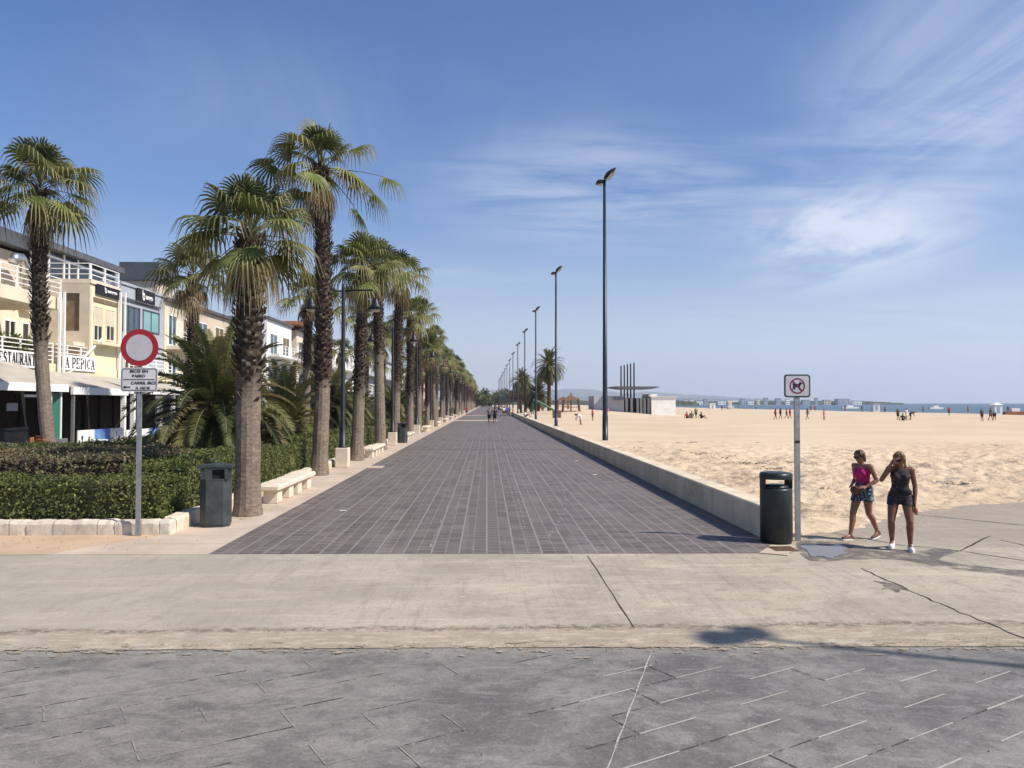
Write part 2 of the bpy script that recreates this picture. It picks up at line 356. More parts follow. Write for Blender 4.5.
# ------------------------------------------------------------------ ground and setting
def sheet(name,poly,z,m,**k):
    b=MB(); b.add([(x,y,z) for x,y in poly],[tuple(range(len(poly)))]); o=b.build(name,m); return struct(o)
def grid(name,x0,x1,y0,y1,nx,ny,zf,m,smooth=True):
    b=MB(); vs=[(lerp(x0,x1,i/nx),lerp(y0,y1,j/ny)) for j in range(ny+1) for i in range(nx+1)]
    b.add([(x,y,zf(x,y)) for x,y in vs],[(j*(nx+1)+i,j*(nx+1)+i+1,(j+1)*(nx+1)+i+1,(j+1)*(nx+1)+i) for j in range(ny) for i in range(nx)])
    return struct(b.build(name,m,smooth=smooth))
PX0,PX1=-4.38,4.83      # promenade edges
YP=12.55                # where the promenade begins
YF=7.78                 # edge of the stamped foreground
sheet('ground',[(-9000,-60),(9000,-60),(9000,12000),(-9000,12000)],-.9,'land')
sheet('foreground_paving',[(-45,-12),(45,-12),(45,YF-.25),(6,YF-.16),(-1,YF),(-45,YF+.25)],-.006,'stamped')
sheet('concrete_apron',[(-45,YF+.25),(-1,YF),(6,YF-.16),(45,YF-.25),(70,18),(70,26),(PX1,26),(PX1,YP-.12),(PX0,YP+.1),(-45,YP+.25)],0,'apron')
sheet('promenade',[(PX0,YP+.1),(PX1,YP-.12),(PX1,700),(PX0,700)],0.004,'prom')
sheet('walkway',[(-5.9,YP+.12),(PX0,YP+.1),(PX0,700),(-5.9,700),(-5.9,14.4),(-7.0,YP+.13)],0.001,'strip')
sheet('side_pavement',[(-45,YP+.25),(-7.0,YP+.13),(-5.9,14.4),(-5.9,14.8),(-45,14.9)],0.002,'tan')
sheet('garden_soil',[(-17.2,14.85),(-5.9,14.75),(-5.9,420),(-17.2,420)],.03,'lawn')
sheet('garden_soil',[(-45,14.9),(-17.2,14.85),(-17.2,24),(-45,24)],.03,'lawn')
sheet('terrace_paving',[(-45,24),(-17.2,24),(-17.2,420),(-45,420)],.0,'tan')
# foreground joints: herringbone laid out in the ground plane
def strip(mb,a,b,w,z):
    a=Vector((a[0],a[1],z)); b=Vector((b[0],b[1],z)); d=(b-a).normalized(); n=Vector((-d.y,d.x,0))*w/2
    mb.quad(a-n,b-n,b+n,a+n)
pj=MB(); dj=MB(); fj=MB(); ang=rad(30); u=Vector((math.cos(ang),math.sin(ang),0)); w_=Vector((-u.y,u.x,0))
r2=random.Random(3)
for i in range(-26,27):
    for j in range(-30,40):
        # running rows of slabs: long joints along u every .36 m, half of each slab pale
        p=w_*(j*.36)+u*(i*1.04+(j%2)*.52)+Vector((.2,5.2,0))
        q=p+u*.56
        if p.y<4.0 or q.y>7.45 or abs(p.x)>9: continue
        side=1 if p.x>.6 else (.55 if p.x<-1.5 else .25)
        if r2.random()<side: strip(pj if p.x>.4 else fj,p,q,(.012 if p.x>.6 else .008)+.006*r2.random(),-.002)
        if r2.random()<(.6 if p.x<1 else .12): strip(dj,q,q+u*.48,.012,-.002)
        if r2.random()<(.45 if p.x<0 else .12): strip(fj if p.x<0 else dj,p,p+w_*.36,.011,-.001)
a=G(652,650); b_=G(606,772)
pts=[a.lerp(b_,t/14)+Vector((.003*math.sin(t*2.1),0,0)) for t in range(15)]
for k in range(14): strip(pj,pts[k],pts[k+1],.007+.004*(k%3),0.0)
struct(pj.build('paving_joints','joint_pale')); struct(dj.build('paving_joints','joint_dark')); struct(fj.build('paving_joints','joint_faint'))
# cracks of the apron
ck=MB()
def crack(pp,w,wob=.02,n=8,mb=None,z=.004):
    P=[G(*p) for p in pp]; out=[]
    for a,b in zip(P[:-1],P[1:]):
        for t in range(n): out.append(a.lerp(b,t/n)+Vector((r2.uniform(-wob,wob),r2.uniform(-wob,wob),0)))
    out.append(P[-1])
    for a,b in zip(out[:-1],out[1:]): strip(mb or ck,a,b,w*r2.uniform(.6,1.3),z)
crack([(588,556),(634,628)],.016,.008)
crack([(861,568),(905,588),(951,609),(1030,640)],.022,.03)
crack([(832,533),(900,545),(960,551),(1040,563)],.03,.012)
crack([(908,514),(960,519),(1040,527)],.035,.012)
crack([(990,536),(960,551)],.03,.012); crack([(1000,540),(1040,549)],.03,.012)
crack([(240,519.5),(246,519.0)],.02)
struct(ck.build('pavement_cracks','crack'))
sc_=MB()
def curve_px(P,w,mb):
    Q=[G(*p) for p in P]
    for a,b in zip(Q[:-1],Q[1:]): strip(mb,a,b,w,.009)
curve_px([(509,414),(512,430),(522,445),(536,458),(552,470),(560,483),(566,500),(563,515),(550,535),(545,545)],.05,sc_)
curve_px([(500,425),(503,445),(509,470),(518,500),(525,530)],.035,sc_)
curve_px([(470,470),(448,505),(430,548)],.04,sc_); curve_px([(520,455),(560,500),(590,545)],.035,sc_)
struct(sc_.build('scuff_marks','scuff'))
ej=MB(); strip(ej,(PX0,40.5),(PX1,40.2),.09,.008); strip(ej,(PX0,96),(PX1,96),.2,.008); 
# sandy dust lying along the ragged edge of the stamped paving
ds=MB(); rr_=random.Random(9)
for k in range(700):
    x=rr_.uniform(-9,9); yy=YF-.02-(x+1)*.02+rr_.gauss(-.02,.10); w=rr_.uniform(.02,.16); h_=rr_.uniform(.01,.045)
    P=[(x+w*math.cos(a)*rr_.uniform(.5,1),yy+h_*math.sin(a)*rr_.uniform(.5,1),.003) for a in [i*.785 for i in range(8)]]
    P=[(px_,py_,.0025+.00001*k) for px_,py_,_ in P]; ds.add(P,[tuple(range(8))])
struct(ds.build('edge_dust','dust'))
struct(ej.build('expansion_joints','crack'))
lg=MB(); 
for y in (108,150,): strip(lg,(PX0,y),(PX1*.3,y),5,.010)
struct(lg.build('pale_paving_band','strip'))
# puddle and wet patches
def blob(px_pts,z,m,name):
    P=[G(*p) for p in px_pts]; n=len(P); out=[]
    for i in range(n):
        p0,p1,p2,p3=P[i-1],P[i],P[(i+1)%n],P[(i+2)%n]
        for t in range(5):
            t/=5; q=.5*((2*p1)+(p2-p0)*t+(2*p0-5*p1+4*p2-p3)*t*t+(3*p1-p0-3*p2+p3)*t**3)
            out.append((q.x+r2.uniform(-.015,.015),q.y+r2.uniform(-.02,.02),z))
    b=MB(); b.add(out,[tuple(range(len(out)))]); return struct(b.build(name,m))
blob([(800,546.5),(812,545),(826,546.5),(838,545.5),(848,548.5),(843,551),(850,553.5),(838,556),(832,559),(822,556.5),(812,557),(808,552)],.010,'puddle','puddle')
blob([(800,541),(840,543),(880,548),(915,551),(935,549),(960,551),(940,560),(985,567),(1040,573),(1040,578),(985,573),(940,567),(900,560),(850,560),(815,562),(800,552)],.007,'wet','wet_patch')
blob([(874,581),(884,582.5),(893,584),(904,587),(910,591),(902,590),(897,593),(890,589),(882,590),(884,586)],.007,'wet','wet_patch')
# sand
def interp(x,P):
    if x<=P[0][0]: return P[0][1]
    for (a,b),(c,d) in zip(P[:-1],P[1:]):
        if x<=c: return lerp(b,d,(x-a)/(c-a))
    return P[-1][1]
SB=[(5.2,13.75),(5.6,13.9),(6.3,14.2),(7.5,15.15),(9.1,16.7),(9.9,17.4),(12.5,18.3),(20,19.2),(70,25)]
def N(x,y,s,z=0): return mn.noise(Vector((x*s,y*s,z)))
def sandz(x,y):
    d=(y-interp(x,SB))+.35*N(x,y,1.3,5)+.12*N(x,y,6,2)
    k=ss(-.1,1.6,d)
    h=.05*k-.05*(1-ss(-.15,.25,d))+.002
    rough=ss(0,2,d)*(1-.6*ss(30,48,y))
    v=abs(N(x,y,.9,1)); v2=N(x,y,2.2,3); v3=abs(N(x,y,4.3,8))
    v4=abs(N(x,y,7.5,4)); h+=rough*(.17*v+.09*v2+.10*v3+.05*v4-.05)+.10*N(x,y,.25,9)*ss(1,6,d)
    if y<48 and x<12: h+=.10*ss(0,10,y-16)*k*(1-ss(8,12,x))
    return h
def sandz2(x,y):
    e=ss(0,10,min(y-46,1e9)) 
    base=sandz(x,y) if (y<56 or x<60 and y<60) else 0.
    b=.16*N(x,y,.03,4)+.08*N(x,y,.2,4)+.05*abs(N(x,y,.6,7))*(1-.7*ss(40,80,y))+.02
    mound=1.15*math.exp(-(((x-17)/11)**2+((y-148)/14)**2))
    drop=-1.6*ss(104,128,x)
    return b*1.0+mound+drop
def sand_all(x,y):
    if y<58: return lerp(sandz(x,y),sandz2(x,y),ss(44,58,y))*(1) if x<70 else sandz2(x,y)
    return sandz2(x,y)
grid('sand',5.255,34,13.2,46,300,300,sand_all,'sand')
grid('sand',34,134,19,46,90,40,lambda x,y:lerp(sand_all(34,y),sand_all(x,y),ss(34,40,x)) if x<40 else sand_all(x,y),'sand')
grid('sand',5.255,134,46,330,160,200,sand_all,'sand')
grid('sand',5.255,134,330,1500,40,80,sandz2,'sand')
sheet('sea',[(120,-60),(9000,-60),(9000,11900),(120,11900)],-.6,'sea')
# seawall
wm=MB(); wm.bbox(PX1,5.25,13.8,158,-.05,.565,.025)
tag(wm.build('seawall','wall'),'long low concrete wall between the paved promenade and the sand','wall')
wm=MB(); wm.bbox(PX1,5.25,163,520,-.05,.565,.025)
tag(wm.build('seawall','wall'),'distant low wall continuing beyond the gap where people enter the beach','wall')
# stone kerb wall round the garden
def rough(mb,x0,x1,y0,y1,z0,z1,n,ax=0,amp=.018):
    vs=[];o=R.uniform(0,99)
    prof=[(0,0),(0,.35),(0,.8),(.12,1),(.55,1.03),(.92,1),(1,.8),(1,0)]
    for i in range(n+1):
        t=i/n; e=1 if 0<i<n else .93
        for a,b in prof:
            if ax==0: p=Vector((lerp(x0,x1,t),lerp(y0,y1,.5+(a-.5)*e),z0+(z1-z0)*b*(e if b>.5 else 1)))
            else: p=Vector((lerp(x0,x1,.5+(a-.5)*e),lerp(y0,y1,t),z0+(z1-z0)*b*(e if b>.5 else 1)))
            w=mn.noise_vector((p+Vector((o,0,0)))*7)*amp+mn.noise_vector((p+Vector((o,0,0)))*19)*amp*.5
            if b>0: p+=w
            vs.append(p)
    m=len(prof); mb.add(vs,[(i*m+k,i*m+k+1,(i+1)*m+k+1,(i+1)*m+k) for i in range(n) for k in range(m-1)]+[tuple(range(m)),tuple(n*m+k for k in range(m-1,-1,-1))])
km=MB(); 
x=-34.
while x<-5.9:
    w=min(.78,-5.72-x); h=.245+.03*R.random(); km.mi=0; rough(km,x+.001,x+w-.001,14.5+.02*R.random(),14.8,-.02,h,9); x+=.78
tag(km.build('stone_kerb','kerb'),'rough pale stone kerb running across the front of the clipped hedge','kerb')
km=MB(); y=14.84
while y<150: rough(km,-6.0,-5.72,y+.001,y+.779,-.02,.25+.03*R.random(),9 if y<30 else 2,1); y+=.78
tag(km.build('stone_kerb','kerb_y'),'pale stone kerb running back beside the benches along the hedge','kerb')
dr=MB()
for (x0,y0),(x1,y1) in zip(SB[:-2],SB[1:-1]):
    n=6
    for i in range(n):
        a0=lerp(x0,x1,i/n); b0=lerp(y0,y1,i/n); a1=lerp(x0,x1,(i+1)/n); b1=lerp(y0,y1,(i+1)/n)
        dr.quad((a0+.2,b0-.75,.0035),(a1+.2,b1-.75,.0035),(a1,b1+.35,.0035),(a0,b0+.35,.0035))
struct(dr.build('sand_drift','drift'))
# drain grate + trim by the bin
gm=thing('drain_grate','small rusty square drain grate set in the paving in front of the right bin','drain',(0,0,0))
g0=G(759,553.5); c1=G(771,545.5); c2=G(795,546.5); c3=G(788,556)
b=MB(); b.add([tuple(g0),tuple(c3),tuple(c2),tuple(c1)],[(0,1,2,3)]); b.v=[(x,y,.012) for x,y,z in b.v]; b.build('frame','strip',gm)
b=MB(); i0=G(768,549.0); 
for k in range(8):
    xx=4.62+k*.05; b.box(xx,xx+.028,12.55,12.95,.012,.02)
b.build('grille','brown',gm)

# dried seaweed clumps, gravel grains and fallen leaves (loose ground litter nobody could count)
sw=MB(); rw=random.Random(12)
for px,py,rx,ry,n in ((700,458.5,1.5,.8,260),(722,461,1.0,.5,140),(752,469,1.2,.5,220),(775,473,.8,.35,120),(792,466,1.2,.6,200),(868,478,.9,.4,140),(905,470,1.3,.5,150),(850,452,1.6,.9,120),(640,452,1.5,.9,110),(996,447,1.4,.7,140),(960,486,.8,.3,110),(820,492,.6,.3,80)):
    g=G(px,py)
    for _ in range(n):
        a=rw.uniform(0,6.28); q=abs(rw.gauss(0,.5)); x=g.x+rx*q*math.cos(a)+.25*N(q,a,3.); y=g.y+ry*q*math.sin(a); z=sand_all(x,y)+.012
        s=rw.uniform(.015,.05); t_=rw.uniform(0,6.28); c_,s_=math.cos(t_)*s,math.sin(t_)*s; u_=rw.uniform(.002,.03)
        sw.add([(x-c_,y-s_,z),(x+s_*.4,y-c_*.4,z+u_),(x+c_,y+s_,z),(x-s_*.4,y+c_*.4,z+u_*.3)],[(0,1,2,3)])
sw.build('dried_seaweed','seaweed',kind='stuff')
gv=MB()
for _ in range(1500):
    k=rw.random(); x=rw.uniform(-8,9)
    y=rw.gauss(8.42,.07) if k<.35 else (rw.gauss(YF+.03,.09) if k<.7 else rw.uniform(5.2,12.4))
    z=.002; s=rw.uniform(.003,.012)
    P=[(x+s*math.cos(a)*rw.uniform(.7,1.2),y+s*math.sin(a)*rw.uniform(.7,1.2),z-.012) for a in (0,1.3,2.5,3.8,5.1)]
    gv.add(P+[(x,y,z+s*.8)],[(0,1,5),(1,2,5),(2,3,5),(3,4,5),(4,0,5)])
gv.build('gravel','grit',kind='stuff')
fl=MB()
for _ in range(260):
    x=rw.uniform(-14,-4.6); y=rw.uniform(13.0,14.5) if x<-5.8 else rw.uniform(13,24); z=.012; s=rw.uniform(.008,.028); t_=rw.uniform(0,6.28); c_,s_=math.cos(t_)*s,math.sin(t_)*s
    fl.add([(x-c_,y-s_,z),(x+s_*.4,y-c_*.4,z+.008),(x+c_,y+s_,z),(x-s_*.4,y+c_*.4,z+.002)],[(0,1,2,3)])
fl.build('fallen_leaves','dryleaf',kind='stuff')
# hills, far land, far town
def ridge(name,prof,Y,depth,m):
    b=MB(); P=[]
    for px,py in prof: x,z=AY(px,py,Y); P.append((x,z))
    xs=[];n=90
    x0,x1=P[0][0],P[-1][0]
    rows=6; vs=[]
    for j in range(rows+1):
        t=j/rows
        for i in range(n+1):
            x=lerp(x0,x1,i/n); z=interp(x,P)*math.sin(t*math.pi/2)*(1+.10*N(x/Y*40,t*3,1.,2))+ (0 if j<rows else 0)
            z+= Y*.0008*N(x/Y*90,t*4,1.,6)*t
            vs.append((x,Y+t*depth,max(z,-1) if t>0 else -2))
    for i in range(n+1): vs.append((lerp(x0,x1,i/n),Y+depth*1.6,-2))
    b.add(vs,[(j*(n+1)+i,j*(n+1)+i+1,(j+1)*(n+1)+i+1,(j+1)*(n+1)+i) for j in range(rows+1) for i in range(n)])
    return struct(b.build(name,m,smooth=True))
ridge('hills',[(380,403),(430,396),(470,390),(490,387),(505,388),(520,392),(535,395),(560,389),(575,386),(610,387),(640,391),(680,390),(720,393),(770,396),(830,400),(880,403)],8200,1500,'hill')
ridge('hills',[(200,403),(300,397),(400,398),(470,396),(560,396),(640,396),(700,398),(780,399),(850,401),(910,403)],5200,900,'hill')
# low far coast across the bay with trees and houses
def coast(name,pr,Y,depth,zt,m):
    b=MB(); vs=[];n=len(pr)-1
    X=[AY(p,403,Y)[0] for p in pr]
    nn=160; 
    for t,zz in ((0,-1),(.02,.5),(.5,1),(1,.9),(1.01,-1)):
        for i in range(nn+1):
            x=lerp(X[0],X[-1],i/nn); h=zt*(.45+.55*abs(N(x/Y*70,1,1.))+.4*N(x/Y*260,2,1.))
            vs.append((x,Y+t*depth,h*zz if zz>0 else -.8))
    b.add(vs,[(j*(nn+1)+i,j*(nn+1)+i+1,(j+1)*(nn+1)+i+1,(j+1)*(nn+1)+i) for j in range(4) for i in range(nn)])
    return b.build(name,m,smooth=True,kind='stuff',label='dark low tree belt along the far shore')
coast('far_wood',[640,905],1350,300,9,'farwood')
coast('far_wood',[420,700],900,300,9,'farwood')
def farhouse(px,py0,wpx,Y,m,label,gap=0,hpx=None):
    x,z1=AY(px,py0,Y); x2,_=AY(px+wpx,py0,Y); w=x2-x
    t=thing('far_building',label,'building',(x+w/2,Y,0),0,'far buildings across the bay')
    z0=-.8; d=w*.7
    b=MB(); b.box(-w/2,w/2,0,d,z0,z1); b.build('wall',m,t)
    b=MB(); b.box(-w/2-.3,w/2+.3,-.3,d+.3,z1,z1+.35); b.build('roof','greyroof',t)
    b=MB(); n=max(2,int(w/5)); fl=max(1,int(z1/3.2))
    for f in range(fl):
        for k in range(n):
            b=MB(); xx=-w/2+w*(k+.25)/n; b.box(xx,xx+w/n*.45,-.08,-.02,f*3.2+1,f*3.2+2.3); b.build('window','glass',t)
    
    return t
FH=[(683,400,5,'white'),(690,399,4,'cream'),(697,401,6,'white'),(704,399.5,4,'bluegrey'),(718,401,8,'white'),(741,399,5,'bluegrey'),(748,401,6,'white'),(757,399,3,'cream'),(764,398,4,'bluegrey'),(776,398.5,5,'bluegrey'),(786,399,4,'white'),(803,400,7,'bluegrey'),(815,398,3,'bluegrey'),(824,400,7,'peach'),(838,399,12,'bluegrey'),(853,401,9,'white')]
ws=['narrow','squat','pale','tall','wide']
for i,(px,py,w,m) in enumerate(FH):
    farhouse(px,py,w,1340,m,'hazy distant block on the far shore, %s from the bathhouse'%(ORD[i]))
# ------------------------------------------------------------------ palms
GREEN=[(.090,.120,.032),(.125,.150,.040),(.060,.085,.027),(.17,.175,.055)]
YEL=[(.20,.22,.060),(.15,.18,.050)]
DRY=[(.36,.27,.14),(.26,.18,.09),(.42,.33,.19)]
def mul(c,k): return tuple(x*k for x in c)
def mixc(a,b,t): return tuple(lerp(x,y,t) for x,y in zip(a,b))
def fan_leaf(mb,base,az,el,L,Rb,rr,kind='green',nseg=20,fold=.35,grav=1.):
    """one palmate leaf: petiole, pleated web and split drooping tips"""
    d0=Vector((math.cos(az)*math.cos(el),math.sin(az)*math.cos(el),math.sin(el)))
    P=[Vector(base)];d=d0.copy();n=5
    sag=(.10+.22*math.cos(el))*grav
    for i in range(n):
        P.append(P[-1]+d*(L/n)); d=(d+Vector((0,0,-sag/n*1.3))).normalized()
    col=rr.choice(GREEN); tip=mixc(col,rr.choice(DRY),.75)
    if kind=='yellow': col=rr.choice(YEL); tip=rr.choice(DRY)
    if kind=='dry': col=rr.choice(DRY); tip=mul(col,.8)
    col=mul(col,rr.uniform(.8,1.25))
    mb.cur=mixc(col,(.25,.2,.08),.5); mb.tube(P,[.022,.018,.015,.013,.012,.011],4,False)
    s=d.cross(Vector((0,0,1)))
    s=s.normalized() if s.length>.05 else Vector((math.sin(az),-math.cos(az),0))
    roll=rr.uniform(-.5,.5); nn=s.cross(d).normalized()
    s,nn=(s*math.cos(roll)+nn*math.sin(roll)),(nn*math.cos(roll)-s*math.sin(roll))
    H=P[-1]; span=rad(rr.uniform(108,128)) if kind!='dry' else rad(60)
    rows=(.06,.40,.66,.86,1.06)
    for k in range(nseg):
        a=lerp(-span,span,(k+.5)/nseg); da=span/nseg
        Rk=Rb*(1-.20*abs(a/span)**2)*rr.uniform(.92,1.06)
        cs=math.cos(a); sn=math.sin(a)
        v=(d*cs+s*sn)
        lift=-fold*abs(sn)
        pts=[]
        tw=rr.uniform(-.06,.06)
        for j,r in enumerate(rows):
            q=H+v*(Rk*r)+nn*(lift*Rk*r*.6)+d*(0.0)
            g=max(0,r-.35); q=q+Vector((0,0,-1))*(Rk*grav*(.55*g*g+.05*r*r+(4.5*(r-.78)**2 if r>.78 else 0)))
            if r>.6: q=q+s*(tw*Rk*(r-.6)*2)
            pts.append(q)
        side=(s*cs-d*sn)
        wd=[.010,Rk*.40*math.tan(da)*1.02,Rk*.42*math.tan(da)*1.0,Rk*.25*math.tan(da),.004]
        vs=[]
        for q,w,z in zip(pts,wd,(0,.012,.010,.005,0)):
            vs+= [q-side*w-nn*z*0,q+nn*z*1.6,q+side*w-nn*z*0]
        sh=rr.uniform(.85,1.15); dead=rr.random()<.25
        c0=mul(col,sh); c1=mixc(c0,tip,.25 if not dead else .8)
        cl=[c0,c0,mixc(c0,tip,.1),mixc(c0,tip,.25 if not dead else .6),c1 if kind!='yellow' else tip]
        fs=[];cc=[]
        o=len(mb.v); mb.v.extend(map(tuple,vs))
        for j in range(4):
            A=3*j;B=A+3
            for f in ((A,A+1,B+1,B),(A+1,A+2,B+2,B+1)):
                mb.f.append([o+i for i in f]); mb.m.append(mb.mi); mb.c.append([cl[j],cl[j],cl[j+1],cl[j+1]])
def fan_crown(seed,R_=1.75,nl=34,ndead=9,nseg=20,extra=(),spread=1.):
    rr=random.Random(seed); g=MB(); dd=MB()
    for i in range(nl):
        t=(i+.5)/nl
        el=lerp(rad(88),rad(-14),t**1.15)+rr.uniform(-.22,.22); az=i*2.39996+rr.uniform(-.45,.45)
        L=R_*lerp(.30,.58,min(1,t*1.4))*rr.uniform(.65,1.2)*spread; Rb=R_*rr.uniform(.38,.52)
        kind='yellow' if t>.60 and rr.random()<.5 else 'green'
        b=(math.cos(az)*.09,math.sin(az)*.09,lerp(.75,-.02,t)*R_*.32)
        fan_leaf(g,b,az,el,L,Rb,rr,kind,nseg,grav=lerp(.55,1.25,t))
    for az,el,L,Rb,kind in extra: fan_leaf(g,(math.cos(az)*.1,math.sin(az)*.1,.05),az,el,L,Rb,rr,kind,nseg,grav=1.1)
    for i in range(ndead):
        az=rr.uniform(0,6.28); el=rr.uniform(rad(-80),rad(-50)); b=(math.cos(az)*.2,math.sin(az)*.2,-rr.uniform(.05,.45)*R_*.4)
        fan_leaf(dd,b,az,el,R_*rr.uniform(.15,.32),R_*rr.uniform(.28,.40),rr,'dry',max(8,nseg*2//3),grav=1.4)
    # young spears
    for i in range(4):
        az=rr.uniform(0,6.28); g.cur=rr.choice(GREEN)
        g.tube([(0,0,.1),(.04*math.cos(az),.04*math.sin(az),.9*R_*.55),(.12*math.cos(az),.12*math.sin(az),R_*.72)],[.03,.028,.004],4)
    return g,dd
def fan_trunk(seed,H,r0,r1,zs,lean=(0,0),bend=(0,0),nb=9,n=14,flare=1.25,rough=1.):
    """tapered trunk with ring scars, upper part covered with old leaf bases"""
    rr=random.Random(seed); b=MB()
    N_=max(14,int(H/.22)); C=[];Rr=[]
    for i in range(N_+1):
        t=i/N_; z=H*t
        C.append(Vector((lean[0]*t+bend[0]*math.sin(math.pi*t),lean[1]*t+bend[1]*math.sin(math.pi*t),z)))
        r=lerp(r0,r1,min(1,t*1.6)); r*=1+(flare-1)*math.exp(-z/.28)+.025*math.sin(z*21+seed)
        Rr.append(r*(1.06 if z>zs else 1))
    vs=[];n_=n
    for c,r in zip(C,Rr):
        for k in range(n_):
            a=2*math.pi*k/n_; q=r*(1+.05*mn.noise(Vector((math.cos(a)*2,math.sin(a)*2,c.z*3+seed))))
            vs.append(c+Vector((math.cos(a)*q,math.sin(a)*q,0)))
    gr=(.27,.215,.165); br=(.085,.062,.048)
    o=len(b.v); b.v.extend(map(tuple,vs))
    for i in range(N_):
        z=C[i].z; k_=ss(zs-.8,zs+.5,z+.5*mn.noise(Vector((seed,z*2,0))))
        for k in range(n_):
            s_=.84+.3*abs(mn.noise(Vector((k*.7,z*1.7,seed))))
            b.f.append([o+i*n_+k,o+i*n_+(k+1)%n_,o+(i+1)*n_+(k+1)%n_,o+(i+1)*n_+k]); b.m.append(0); b.c.append(mul(mixc(gr,br,k_),s_))
    # boots
    z=zs-.5; row=0
    while z<H+.12:
        t=min(1,z/H); i=min(N_,int(t*N_)); c=C[i]; r=Rr[i]
        for k in range(nb):
            if rr.random()<.10+.85*(1-ss(zs-.5,zs+.6,z)): continue
            a=2*math.pi*(k+.5*(row%2)+rr.uniform(-.2,.2))/nb
            er=Vector((math.cos(a),math.sin(a),0)); et=Vector((-er.y,er.x,0)); up=Vector((0,0,1))
            base=Vector((c.x,c.y,z+rr.uniform(-.04,.04)))+er*(r*.93)
            l=rr.uniform(.10,.24)*rough; out=rr.uniform(.35,.95); w=rr.uniform(.045,.08)*(r/.25)
            dirn=(up+er*out).normalized(); tipc=base+dirn*l+et*rr.uniform(-.03,.03)
            pale=rr.random()
            c1=mul(rr.choice([(.10,.072,.056),(.065,.046,.038),(.14,.10,.075)]),rr.uniform(.7,1.2)); c2=mixc(c1,(.40,.36,.30),.65 if pale<.3 else .15)
            th=.022
            vv=[base-et*w,base+et*w,base+dirn*l*.6+et*w*.75+er*th,base+dirn*l*.6-et*w*.75+er*th,tipc-et*w*.45,tipc+et*w*.45,base+dirn*l*.5-er*.01]
            o=len(b.v); b.v.extend(map(tuple,vv))
            for f,cx in (((0,1,2,3),(c1,c1,c1,c1)),((3,2,5,4),(c1,c1,c2,c2)),((1,6,5,2),(c1,c1,c2,c1)),((6,0,3,4),(c1,c1,c1,c2)),((4,5,6),(c2,c2,c1))):
                b.f.append([o+i for i in f]); b.m.append(0); b.c.append(list(cx))
        z+=.105*(r/.27)**.5; row+=1
    return b,C[-1]
def fan_palm(seed,H,r0,r1,zs,label=None,group=None,R_=1.75,nl=34,ndead=9,nseg=20,lean=(0,0),bend=(0,0),extra=(),nb=9,spread=1.,rough=1.):
    t=thing('fan_palm',label,'palm tree',(0,0,0),0,group)
    tb,top=fan_trunk(seed,H,r0,r1,zs,lean,bend,nb,rough=rough)
    tb.build('trunk','bark',t,col=True)
    g,dd=fan_crown(seed+50,R_,nl,ndead,nseg,extra,spread)
    for mbx,nm in ((g,'crown'),(dd,'dead_fronds')):
        mbx.v=[(x+top.x,y+top.y,z+top.z) for x,y,z in mbx.v]
        mbx.build(nm,'leaf',t,col=True)
    return t
GR1='fan palms lining the promenade'
GR2='fan palms standing in the garden'
def leafdir(px,py,D,base):   # azimuth, elevation and distance of a point seen near depth D
    x,z=AY(px,py,D); v=Vector((x,D,z))-Vector(base); return math.atan2(v.y,v.x),math.atan2(v.z,math.hypot(v.x,v.y)),v.length
pA=fan_palm(11,5.85,.262,.25,2.75,'nearest promenade fan palm, squat with a dense green crown, rising beside the left litter bin',GR1,R_=1.62,nl=30,ndead=12,nseg=24,nb=11,rough=1.1)
place(pA,(G(250,514).x,17.0,0),.4)
pB=fan_palm(23,10.05,.27,.225,3.05,'tallest fan palm, its ragged crown highest in the row, with two long stray fronds',GR1,R_=1.85,nl=24,ndead=8,nseg=22,bend=(.12,0),
   extra=[(.15,.12,2.1,.72,'green'),(-.15,-.30,1.9,.75,'green'),(.3,-.75,1.7,.8,'green'),(3.0,.35,1.6,.95,'green'),(2.2,-1.2,1.2,.9,'dry')],spread=1.05)
place(pB,(G(322,474).x,26.3,0),0)
pC=fan_palm(37,7.9,.27,.2,2.9,'third fan palm of the promenade row, right of the nearest double lamp post',GR1,R_=1.7,nl=34,ndead=14,lean=(.35,0),spread=1.1)
place(pC,(G(360,459).x,33.0,0),1.)
# shared palms for the rest
protos=[fan_palm(100+i,[8.2,8.8,7.9,8.5,9.0][i],.27,.2,[2.8,3.2,2.5,4.5,3.][i],'x',GR1,R_=[1.75,1.6,1.85,1.65,1.7][i],nl=[28,24,32,26,22][i],ndead=[12,6,15,9,18][i],nseg=14,lean=([.2,-.15,.1,-.2,0][i],0),spread=1.15,nb=8) for i in range(5)]
used=set(); cnt=0
def place_palm(k,x,y,rz,s,label,group):
    if k not in used: used.add(k); o=protos[k]
    else: o=copy_tree(protos[k])
    place(o,(x,y,0),rz,s,label,group); o.rotation_euler=(pr.gauss(0,.018),pr.gauss(0,.022),rz); return o
pr=random.Random(5)
y=40.5; i=3
while y<345:
    lab='%s fan palm from the front in the promenade row'%ORD[i] if i<12 else 'distant fan palm merged in the far end of the promenade row'
    place_palm(i%5,-5.45+pr.uniform(-.25,.2),y,pr.uniform(0,6.28),pr.uniform(.88,1.13),lab,GR1)
    y+=8.0+pr.uniform(-.5,.5); i+=1
y=42.; i=0
place_palm(3,-9.6,42,2.,.92,'smaller crowned garden fan palm just left of the tallest palm trunk',GR2)
pD=fan_palm(61,8.0,.26,.2,3.5,'fan palm with a loose yellowish skirt, in the garden behind the squat date palm',GR2,R_=1.9,nl=28,ndead=10,nseg=18)
place(pD,(AY(193,300,36)[0],36,0),.7)
y=51
